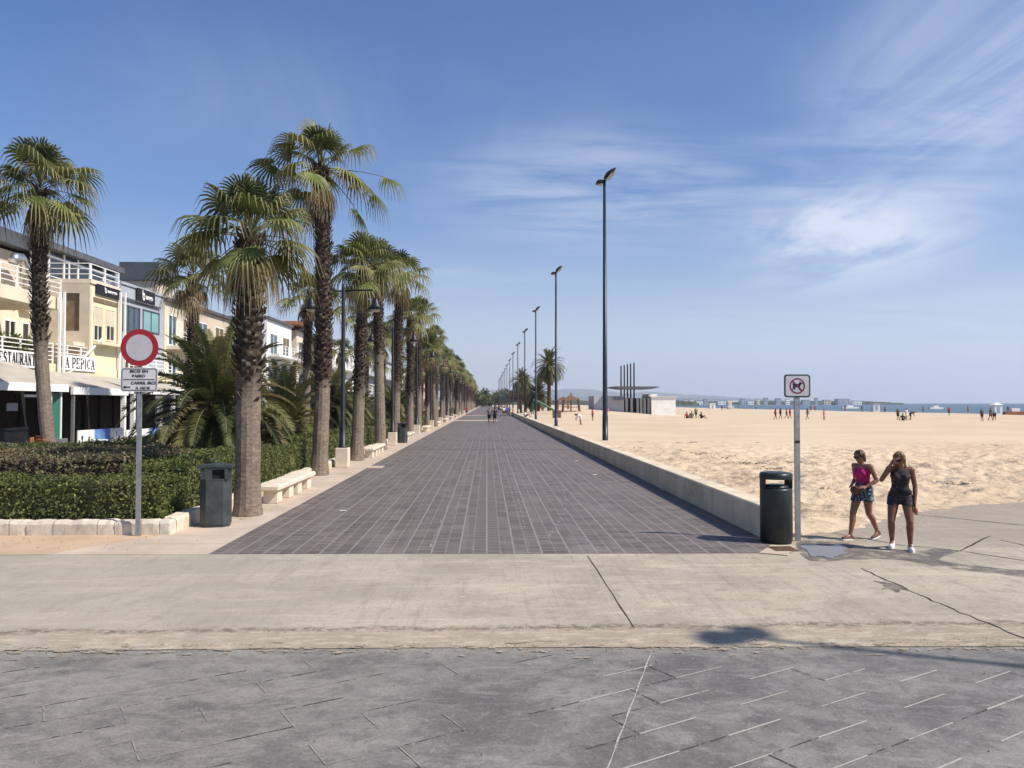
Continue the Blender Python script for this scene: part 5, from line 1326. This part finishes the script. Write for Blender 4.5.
def _print():
    t=NT('floral_shorts'); c=t.coord(); v=t.noise(c,26,3,.6,1.); cc=t.mix(t.ramp(v,.50,.58),(.012,.018,.04),(.25,.33,.36)); return t.pbr(cc,.8)
M['floral']=_print()
def _romper():
    t=NT('dark_patterned_cloth'); c=t.coord(); v=t.noise(c,30,3,.6,1.); cc=t.mix(t.ramp(v,.55,.62),(.016,.014,.022),(.12,.075,.07)); return t.pbr(cc,.8)
M['romper']=_romper()
V=Vector
def hand(mb,wrist,dirn,palm_n,side,curl=.35,s=1.):
    """palm, four unequal bent fingers and a thumb"""
    d=V(dirn).normalized(); n=V(palm_n); n=(n-d*n.dot(d)).normalized(); w=d.cross(n)*side; w0=V(wrist)
    k=w0+d*.085*s
    for o in (-.026,-.009,.009,.026): cap(mb,w0+w*o*.6*s,k+w*o*s,.014*s,.0125*s,8)
    for i,(o,L) in enumerate(((.028,.066),(.010,.077),(-.009,.072),(-.027,.056))):
        p=k+w*o*s; dd=d.copy(); c=curl*(1+.15*i)
        for j,f in enumerate((.45,.32,.23)):
            dd=(dd+n*c*(.55+.5*j)).normalized(); q=p+dd*L*f*s; cap(mb,p,q,(.0095-.0012*j)*s,(.0088-.0013*j)*s,8); p=q
    p=w0+d*.03*s+w*.024*s; q=p+(d*.6+w*.75+n*.25).normalized()*.038*s; r=q+(d*.9+w*.2+n*.45).normalized()*.034*s
    cap(mb,p,q,.013*s,.011*s,8); cap(mb,q,r,.0105*s,.0085*s,8)
def woman(P,name_args,skin,hairm):
    """P: joint positions for a 1.6 m figure facing -y"""
    t=thing('person',*name_args)
    b=MB()
    pel,wai,che,nk,hd=P['pelvis'],P['waist'],P['chest'],P['neck'],P['head']
    def torso(mb,g=0.):
        mb.sphere(pel,(.165+g,.118+g,.115+g),16,10); mb.sphere(V(pel)+V((0,.045,-.03)),(.135+g,.09+g,.09+g),14,10)
        mb.sphere(V(pel).lerp(V(wai),.5),(.138+g,.100+g,.09+g),16,10)
        mb.sphere(wai,(.118+g,.088+g,.10+g),16,10); mb.sphere(V(wai).lerp(V(che),.5),(.125+g,.092+g,.10+g),16,10)
        mb.sphere(che,(.142+g,.10+g,.13+g),16,10)
        for s in (-1,1): mb.sphere(V(che)+P.get('fw',V((0,-1,0)))*.075+V((s*.062,0,-.02)),(.055+g,.05+g,.055+g),12,8)
    torso(b)
    for s,k in ((1,'L'),(-1,'R')):
        sh=V(P['sh'+k]); cap(b,V(che)+V((0,0,.085)),sh,.062,.050); el=V(P['el'+k]); wr=V(P['wr'+k])
        cap(b,sh,el,.046,.036); cap(b,el,el.lerp(wr,.3),.036,.038); cap(b,el.lerp(wr,.3),wr,.037,.023)
        hand(b,wr,P['hd'+k],P['pn'+k],P.get('hs'+k,s),P.get('curl'+k,.3))
        hip,kn,an=V(P['hip'+k]),V(P['kn'+k]),V(P['an'+k])
        cap(b,hip,hip.lerp(kn,.45),.092,.078,14); cap(b,hip.lerp(kn,.45),kn,.078,.054,14)
        back=P.get('bk'+k,V((0,.02,0)))
        cap(b,kn,kn.lerp(an,.32)+back,.052,.056,14); cap(b,kn.lerp(an,.32)+back,an,.054,.032,14)
        toe=V(P['toe'+k]); heel=an+(an-toe).normalized()*.03; heel.z=an.z-.045
        cap(b,an,heel,.032,.03); cap(b,an,toe,.032,.022)
    cap(b,V(che)+V((0,0,.09)),nk,.062,.047); cap(b,nk,V(hd)+V((0,.01,-.05)),.047,.046)
    f=P['face'].normalized(); up=V((0,0,1)); up=(up-f*up.dot(f)).normalized(); s_=f.cross(up)
    H=V(hd); RM=Matrix((s_,-f,up)).transposed().to_4x4()
    b.sphere(H,(.070,.086,.098),18,14,RM); 
    jw=H+f*.030-up*.058; b.sphere(jw,(.050,.052,.050),14,10,RM); b.sphere(H+f*.062-up*.088,(.022,.018,.018),10,8,RM)
    cap(b,H+f*.082+up*.012,H+f*.100-up*.022,.009,.013,8)            # nose
    for q in (-1,1): b.sphere(H+s_*q*.071-up*.012,(.010,.018,.028),10,8,RM); b.sphere(H+f*.060+s_*q*.034-up*.026,(.022,.02,.02),10,8,RM)
    b.sphere(H+f*.080-up*.052,(.020,.010,.006),10,6,RM); b.sphere(H+f*.079-up*.060,(.017,.010,.006),10,6,RM)   # lips
    body=solid(b,'body',.0075,skin,t,2)
    # face details
    e=MB()
    for q in (-1,1): e.sphere(H+f*.074+s_*q*.030+up*.004,(.011,.008,.007),10,8,RM)
    e.build('eyes','signw2',t,True)
    m=MB(); m.sphere(H+f*.0905-up*.056,(.018,.0035,.004),10,6,RM); m.build('mouth','pinkc',t,True)
    # sunglasses
    g=MB()
    for q in (-1,1): g.sphere(H+f*.088+s_*q*.033+up*.006,(.029,.009,.023),14,8,RM)
    g.tube([H+f*.095-s_*.01+up*.012,H+f*.095+s_*.01+up*.012],.004,6)
    for q in (-1,1): g.tube([H+f*.082+s_*q*.058+up*.01,H+s_*q*.078+up*.008],.004,6)
    g.build('sunglasses','ink',t,True)
    # hair
    h=MB(); h.sphere(H-f*.020+up*.030,(.083,.088,.088),18,12,RM); h.sphere(H-f*.045-up*.01,(.074,.062,.085),16,10,RM)
    for q in (-1,1): h.sphere(H+s_*q*.055-f*.008+up*.03,(.030,.055,.055),12,8,RM)
    for a,b_,ra,rb in P['hair']: cap(h,H+s_*a[0]+f*a[1]+up*a[2],H+s_*b_[0]+f*b_[1]+up*b_[2],ra,rb,10)
    rr=random.Random(4)
    for k in range(44):
        a=rr.uniform(-2.6,2.6); x,y=math.sin(a)*.078,-math.cos(a)*.078
        if y>.045: continue
        h.tube([H+s_*x*.6+f*(y*.6)+up*.105,H+s_*x*1.08+f*(y*1.05)+up*.05,H+s_*x*1.1+f*(y*1.1-.01)-up*rr.uniform(.03,.09)],[.008,.011,.004],5)
    solid(h,'hair',.008,hairm,t,1)
    return t,torso,body
def shoe(t,an,toe,m,sole='whitec'):
    an=V(an);toe=V(toe); d=(toe-an); d.z=0; d.normalize(); hl=an-d*.045; 
    b=MB(); zf=lambda p,z:V((p.x,p.y,z)); low=min(an.z-.05,toe.z-.0)
    slope=(toe.z-.03-(an.z-.055))
    h0=V((hl.x,hl.y,an.z-.045)); t0=V((toe.x,toe.y,toe.z))
    cap(b,h0,h0.lerp(t0,.5),.038,.040); cap(b,h0.lerp(t0,.5),t0+d*.02,.042,.034); cap(b,h0,an+V((0,0,-.005)),.038,.042)
    s=solid(b,'shoe',.009,m,t,2)
    b=MB(); w=d.cross(V((0,0,1))); prof=[]
    for k in range(18):
        a=2*math.pi*k/18; u_=(math.cos(a)+1)/2; c=h0.lerp(t0+d*.03,u_); c.z-=.036; wid=(.040 if u_<.5 else .044)*abs(math.sin(a))**.7*(1 if math.sin(a)>0 else -1)
        prof.append(c+w*wid+d*(.028*math.cos(a)))
    n=18; b.add([p for p in prof]+[p+V((0,0,.024)) for p in prof],[tuple(range(n-1,-1,-1)),tuple(range(n,2*n))]+[(k,(k+1)%n,n+(k+1)%n,n+k) for k in range(n)])
    b.build('sole',sole,s)
# first woman: striding to the left, magenta top
PA=dict(pelvis=(0,.0,.88),waist=(0,-.005,1.03),chest=(0,-.03,1.20),neck=(0,-.055,1.36),head=(0,-.095,1.475),face=V((-.05,-1,-.28)),
 shL=(.160,-.02,1.30),elL=(.235,.045,1.06),wrL=(.15,-.13,.955),hdL=(-.45,-.85,-.1),pnL=(-.4,.3,-.7),
 shR=(-.160,-.03,1.30),elR=(-.20,.05,1.05),wrR=(-.12,-.15,.98),hdR=(.5,-.8,-.1),pnR=(.4,.3,-.7),
 hipL=(.085,-.01,.84),knL=(.08,.03,.47),anL=(.075,.27,.135),toeL=(.085,.14,.035),bkL=V((0,.022,.01)),
 hipR=(-.085,-.02,.84),knR=(-.08,-.19,.46),anR=(-.075,-.27,.085),toeR=(-.085,-.42,.05),bkR=V((0,.02,0)),
 hair=[((0,-.08,.0),(0,-.105,-.04),.045,.035),((.04,-.06,-.03),(.05,-.05,-.10),.03,.02),((-.04,-.06,-.03),(-.05,-.05,-.10),.03,.02)])
t,torso,_=woman(PA,('woman in a magenta top and floral shorts walking left across the concrete','person'),'skin','hair')
b=MB(); torso(b,.012); solid(b,'top',.01,'magenta',t,2,[(V((0,0,1.275)),V((0,0,1))),(V((0,0,.985)),V((0,0,-1)))])
b=MB(); torso(b,.016)
for k in 'LR': cap(b,V(PA['hip'+k]),V(PA['hip'+k]).lerp(V(PA['kn'+k]),.40),.100,.100,14)
solid(b,'shorts',.01,'floral',t,2,[(V((0,0,1.0)),V((0,0,1))),(V((0,0,.69)),V((0,0,-1)))])
for k in 'LR': shoe(t,PA['an'+k],PA['toe'+k],'brownc')
b=MB(); b.sphere((-.02,-.20,.88),(.10,.04,.075),14,10); bag=b.build('waist_pouch','brownc',t,True)
ga=G(862,541.5); place(t,(ga.x+.12,13.62,0.0),rad(-62),.985)
# second woman: facing the viewer, one hand raised to her brow
PB=dict(pelvis=(0,.0,.86),waist=(.0,-.02,1.01),chest=(.005,-.055,1.18),neck=(.0,-.09,1.335),head=(-.015,-.135,1.45),face=V((-.35,-1,-.38)),
 shL=(.165,-.05,1.27),elL=(.215,.0,1.0),wrL=(.205,-.075,.77),hdL=(.02,-.25,-1),pnL=(-1,0,0),curlL=.5,
 shR=(-.160,-.05,1.28),elR=(-.275,-.16,1.11),wrR=(-.145,-.24,1.36),hdR=(.55,.12,.75),pnR=(.5,.6,-.4),curlR=.25,hsR=-1,
 hipL=(.090,-.01,.83),knL=(.125,-.14,.46),anL=(.13,-.10,.085),toeL=(.145,-.245,.035),bkL=V((0,.02,0)),
 hipR=(-.090,-.0,.83),knR=(-.14,-.12,.45),anR=(-.115,.15,.10),toeR=(-.14,.01,.03),bkR=V((0,.022,0)),
 hair=[((.05,-.05,.02),(.085,-.03,-.13),.040,.030),((.06,-.06,-.06),(.11,.02,-.20),.038,.016),((-.04,-.05,0),(-.07,-.03,-.14),.036,.018),((0,-.07,0),(.02,-.09,-.16),.05,.03)])
t,torso,_=woman(PB,('woman in a dark romper and white shoes holding one hand to her brow','person'),'skin2','hairb')
b=MB(); torso(b,.012); 
for s in (-1,1): cap(b,V(PB['chest'])+V((s*.075,-.07,.04)),V(PB['chest'])+V((s*.085,.02,.125)),.03,.03,8); cap(b,V(PB['chest'])+V((s*.085,.02,.125)),V(PB['chest'])+V((s*.07,.09,.03)),.03,.03,8)
solid(b,'top',.01,'romper',t,2,[(V((0,0,1.315)),V((0,0,1))),(V((0,0,.90)),V((0,0,-1)))])
b=MB(); torso(b,.013)
for k in 'LR': cap(b,V(PB['hip'+k]),V(PB['hip'+k]).lerp(V(PB['kn'+k]),.36),.098,.096,14)
solid(b,'shorts',.01,'romper',t,2,[(V((0,0,.93)),V((0,0,1))),(V((0,0,.715)),V((0,0,-1)))])
for k in 'LR': shoe(t,PB['an'+k],PB['toe'+k],'whitec')
b=MB(); b.sphere((.07,-.17,.93),(.09,.045,.06),14,10); b.build('waist_pouch','blackc',t,True)
gb=G(904,553); gb.x+=.12; place(t,(gb.x,12.72,0.0),rad(-24),1.02)
b=MB(); 
o=thing('cap_in_hand','folded pinkish cap held in the lowered hand of the woman in dark romper','hat',(0,0,0))
b.sphere((0,0,0),(.035,.045,.06),12,8); b.build('crown','pinkd',o,True)
b=MB(); b.sphere((.02,.07,-.02),(.045,.06,.010),12,8); b.build('brim','pinkd',o,True)
w_=V(PB['wrL'])+V((0.01,-.02,-.13)); rz=Matrix.Rotation(rad(-18),3,'Z'); q=rz@w_; o.location=(gb.x+q.x,12.72+q.y,q.z)

# simpler figures for the distance (about 1.7 m, facing -y)
def pose(kind):
    if kind=='walk': return dict(hipL=(.09,0,.90),knL=(.09,-.14,.50),anL=(.09,-.22,.09),hipR=(-.09,0,.90),knR=(-.09,.05,.50),anR=(-.09,.27,.14),shL=(.19,0,1.42),elL=(.25,.12,1.15),wrL=(.24,.10,.90),shR=(-.19,0,1.42),elR=(-.25,-.03,1.15),wrR=(-.22,-.22,.95),pel=(0,0,.95),che=(0,-.01,1.28),hd=(0,-.03,1.60))
    if kind=='stand': return dict(hipL=(.09,0,.90),knL=(.11,-.02,.50),anL=(.13,0,.09),hipR=(-.09,0,.90),knR=(-.10,-.02,.50),anR=(-.11,0,.09),shL=(.19,0,1.42),elL=(.27,.03,1.15),wrL=(.16,-.14,1.0),shR=(-.19,0,1.42),elR=(-.25,.03,1.15),wrR=(-.24,-.05,.89),pel=(0,0,.95),che=(0,0,1.28),hd=(0,-.02,1.60))
    if kind=='sit': return dict(hipL=(.10,0,.12),knL=(.13,-.38,.42),anL=(.12,-.62,.09),hipR=(-.10,0,.12),knR=(-.16,-.38,.38),anR=(-.12,-.58,.09),shL=(.19,.08,.58),elL=(.26,.0,.34),wrL=(.18,-.24,.36),shR=(-.19,.08,.58),elR=(-.26,.22,.34),wrR=(-.26,.26,.08),pel=(0,.02,.14),che=(0,.07,.45),hd=(0,.02,.78))
    if kind=='bend': return dict(hipL=(.09,.05,.86),knL=(.12,-.05,.47),anL=(.14,.05,.09),hipR=(-.09,.05,.86),knR=(-.12,-.02,.47),anR=(-.16,.10,.09),shL=(.19,-.36,1.10),elL=(.23,-.42,.84),wrL=(.16,-.50,.60),shR=(-.19,-.36,1.10),elR=(-.23,-.42,.84),wrR=(-.16,-.5,.60),pel=(0,.03,.90),che=(0,-.24,1.08),hd=(0,-.58,1.12))
def figure(kind,dress=False):
    p=pose(kind); t=thing('person','x','person'); b=MB()
    def tor(mb,g):
        pe,ch=V(p['pel']),V(p['che']); mb.sphere(pe,(.165+g,.12+g,.12+g)); cap(mb,pe,ch,.125+g,.135+g); mb.sphere(ch,(.17+g,.11+g,.16+g))
    tor(b,0)
    for k in 'LR':
        cap(b,V(p['che'])+V((0,0,.10)),p['sh'+k],.07,.06); cap(b,p['sh'+k],p['el'+k],.052,.042); cap(b,p['el'+k],p['wr'+k],.042,.03)
        w=V(p['wr'+k]); d=(w-V(p['el'+k])).normalized(); cap(b,w,w+d*.10,.034,.026,8)
        cap(b,p['hip'+k],p['kn'+k],.095,.062); cap(b,p['kn'+k],p['an'+k],.060,.04); an=V(p['an'+k]); cap(b,an-V((0,-.03,.045)),an+V((0,-.17,-.05)),.042,.036)
    hd=V(p['hd']); cap(b,V(p['che'])+V((0,0,.12)),hd,.06,.055); b.sphere(hd,(.08,.098,.115)); b.sphere(hd+V((0,-.10,-.01)),.018)
    solid(b,'body',.022,'skin',t,1)
    b=MB(); tor(b,.022)
    for k in 'LR': cap(b,p['sh'+k],V(p['sh'+k]).lerp(V(p['el'+k]),.5),.066,.062)
    solid(b,'shirt',.024,'whitec',t,1)
    b=MB(); b.sphere(p['pel'],(.19,.15,.13))
    for k in 'LR': cap(b,p['hip'+k],V(p['hip'+k]).lerp(V(p['kn'+k]),.75 if dress else .6),.118,.13 if dress else .10)
    solid(b,'shorts',.024,'blackc',t,1)
    b=MB(); b.sphere(hd+V((0,.02,.035)),(.092,.098,.10)); b.sphere(hd+V((0,.05,-.02)),(.08,.07,.10)); solid(b,'hair',.022,'hairk',t,1)
    return t
PR={k:figure(k) for k in ('walk','stand','sit','bend')}; usedp=set()
def person(kind,px,py,rz,shirt,shorts,label,hair='hairk',skin='skin',s=1.,z=0.,Y=None,group=None,X=None):
    if kind not in usedp: usedp.add(kind); o=PR[kind]
    else: o=copy_tree(PR[kind])
    g=G(px,py,z) if Y is None else V((AY(px,403,Y)[0],Y,z))
    if X is not None: g.x=X
    place(o,(g.x,g.y,z),rz,s,label,group)
    for ch in [c for c in bpy.data.objects if c.parent==o]:
        nm=ch.name.split('.')[0]; m={'body':skin,'shirt':shirt,'shorts':shorts,'hair':hair}[nm]
        ch.material_slots[0].link='OBJECT'; ch.material_slots[0].material=M[m]
    return o
PG='walkers far along the promenade'; BG='people on the beach'
person('walk',489.3,424,0,'greyc','blackc','walker in grey at the middle of the promenade, left of a pair',s=1.1)
person('walk',494.8,424,3.3,'blackc','blackc','walker in black top, right of the pair at the middle of the promenade',s=1.1)
person('walk',466.6,415.5,0,'redc','navyc','lone walker in a red shirt near the far benches on the left',s=1.)
person('stand',503.5,416.5,.4,'whitec','blackc','walker in a white shirt and dark shorts left of the blue shirted group',s=1.02)
person('walk',507.3,415,3,'bluec','bluec','walker dressed in blue among the far group on the right',s=1.02)
person('stand',509.5,414.3,.2,'bluec','navyc','second blue shirted figure at the right of the far group',s=1.02)
person('stand',513,416.3,1.,'pinkc','pinkc','figure in pink beside the start of the distant wall',s=.95)
person('walk',498.8,412,3.,'blackc','brownc','dark clothed walker just behind the white shirted one',s=1.02)
person('walk',492.5,409,0,'whitec','whitec','distant walker all in white near the centre of the promenade',s=1.08)
for k,(px,py,c,d) in enumerate(((461,410.5,'orangec','khakic'),(463.5,410,'pinkc','greyc'),(469,409.8,'orangec','navyc'),(472,409,'whitec','greyc'),(476,408.6,'redc','blackc'),(480,408,'bluec','greyc'),(484,408,'blackc','blackc'),(487,407.8,'whitec','navyc'),(496,408.2,'redc','greyc'),(505,410,'orangec','navyc'))):
    person(('walk','stand')[k%2],px,py,k*.7,c,d,'tiny far walker in the hazy distance of the promenade, %s from the left'%ORD[k],s=1.,group=PG)
o=person('sit',534,417,1.6,'whitec','blackc','person in a white top sitting on the seawall',z=.565,X=5.0)
# beach
person('bend',580.5,425,-1.3,'whitec','whitec','long haired beachgoer bending down on the sand beyond the wall',hair='hair',s=1.)
person('stand',592.5,421,1.2,'redc','blackc','beachgoer in red and black beside the pavilion grey wall',s=.97)
person('stand',604.6,414.5,0,'blackc','whitec','bather standing nearest the tall lamp in front of the grey pavilion wall',s=.95,Y=141)
person('walk',608.,414.5,.6,'pinkc','blackc','bather walking just right of another in front of the pavilion',s=.95,Y=141)
person('sit',687,418.5,.5,'redc','brownc','seated person at the left of the sitting group on open sand',s=1.15,group=None)
person('sit',691.5,418.5,-.3,'greenc','greenc','seated person in green in the sitting group on open sand',s=1.25)
person('stand',696,418.5,0,'greenc','navyc','standing person in dark green amid the sitting group',s=.95)
person('sit',701.5,418.5,.8,'blackc','blackc','seated person in black at the right of the sitting group',s=1.15)
person('walk',775.5,419.5,1.5,'redc','blackc','dark walker leading the line of four left of the no dogs pole',s=.92)
person('walk',780.5,419,1.5,'blackc','blackc','second dark walker in the line of four left of the no dogs pole',s=.95)
person('walk',786.5,418.6,1.2,'redc','brownc','third walker with reddish top, close by the no dogs pole',s=.9)
person('walk',790,418.6,1.4,'brownc','redc','fourth walker right against the left side of the no dogs pole',s=.9)
person('walk',807.5,419.5,-1.5,'khakic','khakic','walker in khaki just right of the no dogs pole',s=.95)
person('stand',811,411.6,0,'brownc','redc','distant figure behind the khaki walker, left of two',s=.95)
person('stand',815,411.4,0,'redc','brownc','distant figure behind the khaki walker, right of two',s=.95)
person('stand',824,420,.7,'pinkc','pinkc','slim figure in pink alone on the sand above the women',s=.88)
person('stand',898,420,0,'brownc','blackc','standing figure at the left of the group near the shoreline',s=.95)
person('sit',903,420.5,0,'blackc','blackc','crouched dark figure in the middle of the shoreline group',s=1.1)
person('stand',906.5,419.5,.5,'whitec','whitec','figure in white in the shoreline group',s=.95)
person('bend',910.5,420,.9,'brownc','blackc','stooping figure at the right of the shoreline group',s=.97)
person('stand',949,415.5,0,'redc','blackc','lone distant figure between the shoreline group and the white tent',s=.95)
person('stand',982,421,0,'brownc','navyc','dark standing figure left of the white tent at the far right',s=.95)
person('walk',990.5,420.5,.5,'blackc','brownc','dark walker beside the white tent',s=1.)
person('bend',994.5,420.5,-.6,'blackc','blackc','bending figure just right of the dark walker by the white tent',s=.9)

for k,(px,py,c,d) in enumerate(((722,410.5,'redc','navyc'),(738,409.5,'blackc','greyc'),(756,410,'whitec','blackc'),(845,411.5,'navyc','redc'),(862,412,'brownc','brownc'),(885,413,'pinkc','blackc'),(923,413,'greyc','navyc'),(968,413.5,'orangec','blackc'),(1008,414,'brownc','bluec'))):
    person(('walk','stand')[k%2],px,py,k*1.1,c,d,'tiny bather far off near the water line, %s from the left of that scattered row'%ORD[k],s=1.,group=BG)
# ------------------------------------------------------------------ air, light, sky
hz=MB(); hz.box(-6500,8800,-55,10600,-2.5,420)
def _haze():
    t=NT('haze'); v=t.n('ShaderNodeVolumePrincipled',{'Color':(.80,.87,1.,1),'Density':HAZE,'Anisotropy':.25})
    t.t.links.new(v.outputs[0],t.out.inputs['Volume']); return t.m
HAZE=.00012
M['haze']=_haze()
ho=hz.build('haze','haze',kind='stuff',label='thin blue sea haze filling the air',cat='haze')
SUN=Vector((.85,-.36,1)).normalized(); el=math.asin(SUN.z); az=math.atan2(SUN.x,SUN.y)
sl=bpy.data.lights.new('sun','SUN'); sl.energy=5.0; sl.angle=rad(.5); sl.color=(1,.93,.83)
so=bpy.data.objects.new('sun',sl); COL.objects.link(so); so.rotation_euler=SUN.to_track_quat('Z','Y').to_euler()
W=bpy.data.worlds.new('World'); SC.world=W; W.use_nodes=True; nt=W.node_tree; nt.nodes.clear()
class WT(NT):
    def __init__(s,tree): s.t=tree
w=WT(nt); out=w.n('ShaderNodeOutputWorld')
sky=w.n('ShaderNodeTexSky',sky_type='NISHITA'); sky.sun_disc=False; sky.sun_elevation=el; sky.sun_rotation=az; sky.altitude=0; sky.air_density=1.0; sky.dust_density=.6; sky.ozone_density=3.5
dv=w.n('ShaderNodeTexCoord').outputs['Generated']
sp=w.n('ShaderNodeSeparateXYZ',{0:dv})
zz=w.math('MAXIMUM',w.math('ADD',sp.outputs[2],.08),.02)
pl=w.n('ShaderNodeCombineXYZ',{0:w.math('DIVIDE',sp.outputs[0],zz),1:w.math('DIVIDE',sp.outputs[1],zz),2:0.}).outputs[0]
def mp(v,rot,sc,loc=(0,0,0)): return w.n('ShaderNodeMapping',{'Vector':v,'Rotation':(0,0,rot),'Scale':sc,'Location':loc}).outputs[0]
n1=w.noise(mp(pl,rad(25),(1.,.38,1)),1.3,9,.62,.9); n2=w.noise(mp(pl,rad(-10),(.5,1.6,1),(3,1,0)),2.6,8,.66,.5); n3=w.noise(pl,.5,5,.6,.6)
def mask(px,py,rx,ry):   # soft elliptical patch of sky round a direction
    c=ray(px,py).normalized(); rt=c.cross(Vector((0,0,1))).normalized(); up=rt.cross(c)
    def dot(v,k): return w.math('DIVIDE',w.n('ShaderNodeVectorMath',{0:dv,1:tuple(v)},operation='DOT_PRODUCT').outputs['Value'],k)
    a=dot(rt,rx/F); b=dot(up,ry/F)
    r=w.math('SQRT',w.math('ADD',w.math('POWER',a,2.),w.math('POWER',b,2.)))
    fr=w.math('GREATER_THAN',dot(c,1.),0.)
    return w.math('MULTIPLY',w.ramp(r,1.,.0),fr)
def cl(m,noise,a,b,k): return w.math('MULTIPLY',w.math('MULTIPLY',m,w.ramp(noise,a,b)),k)
parts=[cl(mask(845,238,150,64),n1,.36,.60,1.05),cl(mask(800,215,60,45),n2,.3,.7,.25),cl(mask(990,60,190,150),n1,.28,.70,.75),cl(mask(930,150,230,110),n2,.34,.75,.30),
       cl(mask(600,190,240,85),n2,.28,.70,.5),cl(mask(900,330,420,70),n2,.25,.8,.30),cl(mask(330,110,380,100),n1,.35,.85,.22),cl(mask(480,275,160,30),n2,.35,.7,.22)]
f=parts[0]
for p in parts[1:]: f=w.math('ADD',f,p)
hzv=w.ramp(sp.outputs[2],.26,.0)
f=w.math('MINIMUM',w.math('ADD',f,w.math('MULTIPLY',w.ramp(n3,.35,.8),.06)),.85)
K=.104
hsv=w.n('ShaderNodeHueSaturation',{'Saturation':1.26,'Value':1.,'Color':w.mix(1.,sky.outputs[0],(1.04,.965,1.03),'MULTIPLY')}).outputs[0]
cc=w.mix(f,w.mix(w.math('MULTIPLY',hzv,.66),hsv,(5.1,5.65,6.5)),(6.6,7.0,8.0))
bgn=w.n('ShaderNodeBackground',{0:cc,1:K}); nt.links.new(bgn.outputs[0],out.inputs[0])
vs_=SC.view_settings; SC.display_settings.display_device='sRGB'; vs_.view_transform='Standard'; vs_.look='None'; vs_.exposure=.27; vs_.gamma=1; vs_.use_curve_mapping=False
cy=SC.cycles; SC.render.engine='CYCLES'; cy.use_denoising=True; cy.max_bounces=6; cy.diffuse_bounces=3; cy.glossy_bounces=3; cy.transmission_bounces=4; cy.volume_bounces=1; cy.transparent_max_bounces=8; cy.use_adaptive_sampling=True; cy.adaptive_threshold=.015
try: cy.denoiser='OPENIMAGEDENOISE'; cy.denoising_input_passes='RGB_ALBEDO_NORMAL'
except Exception: pass
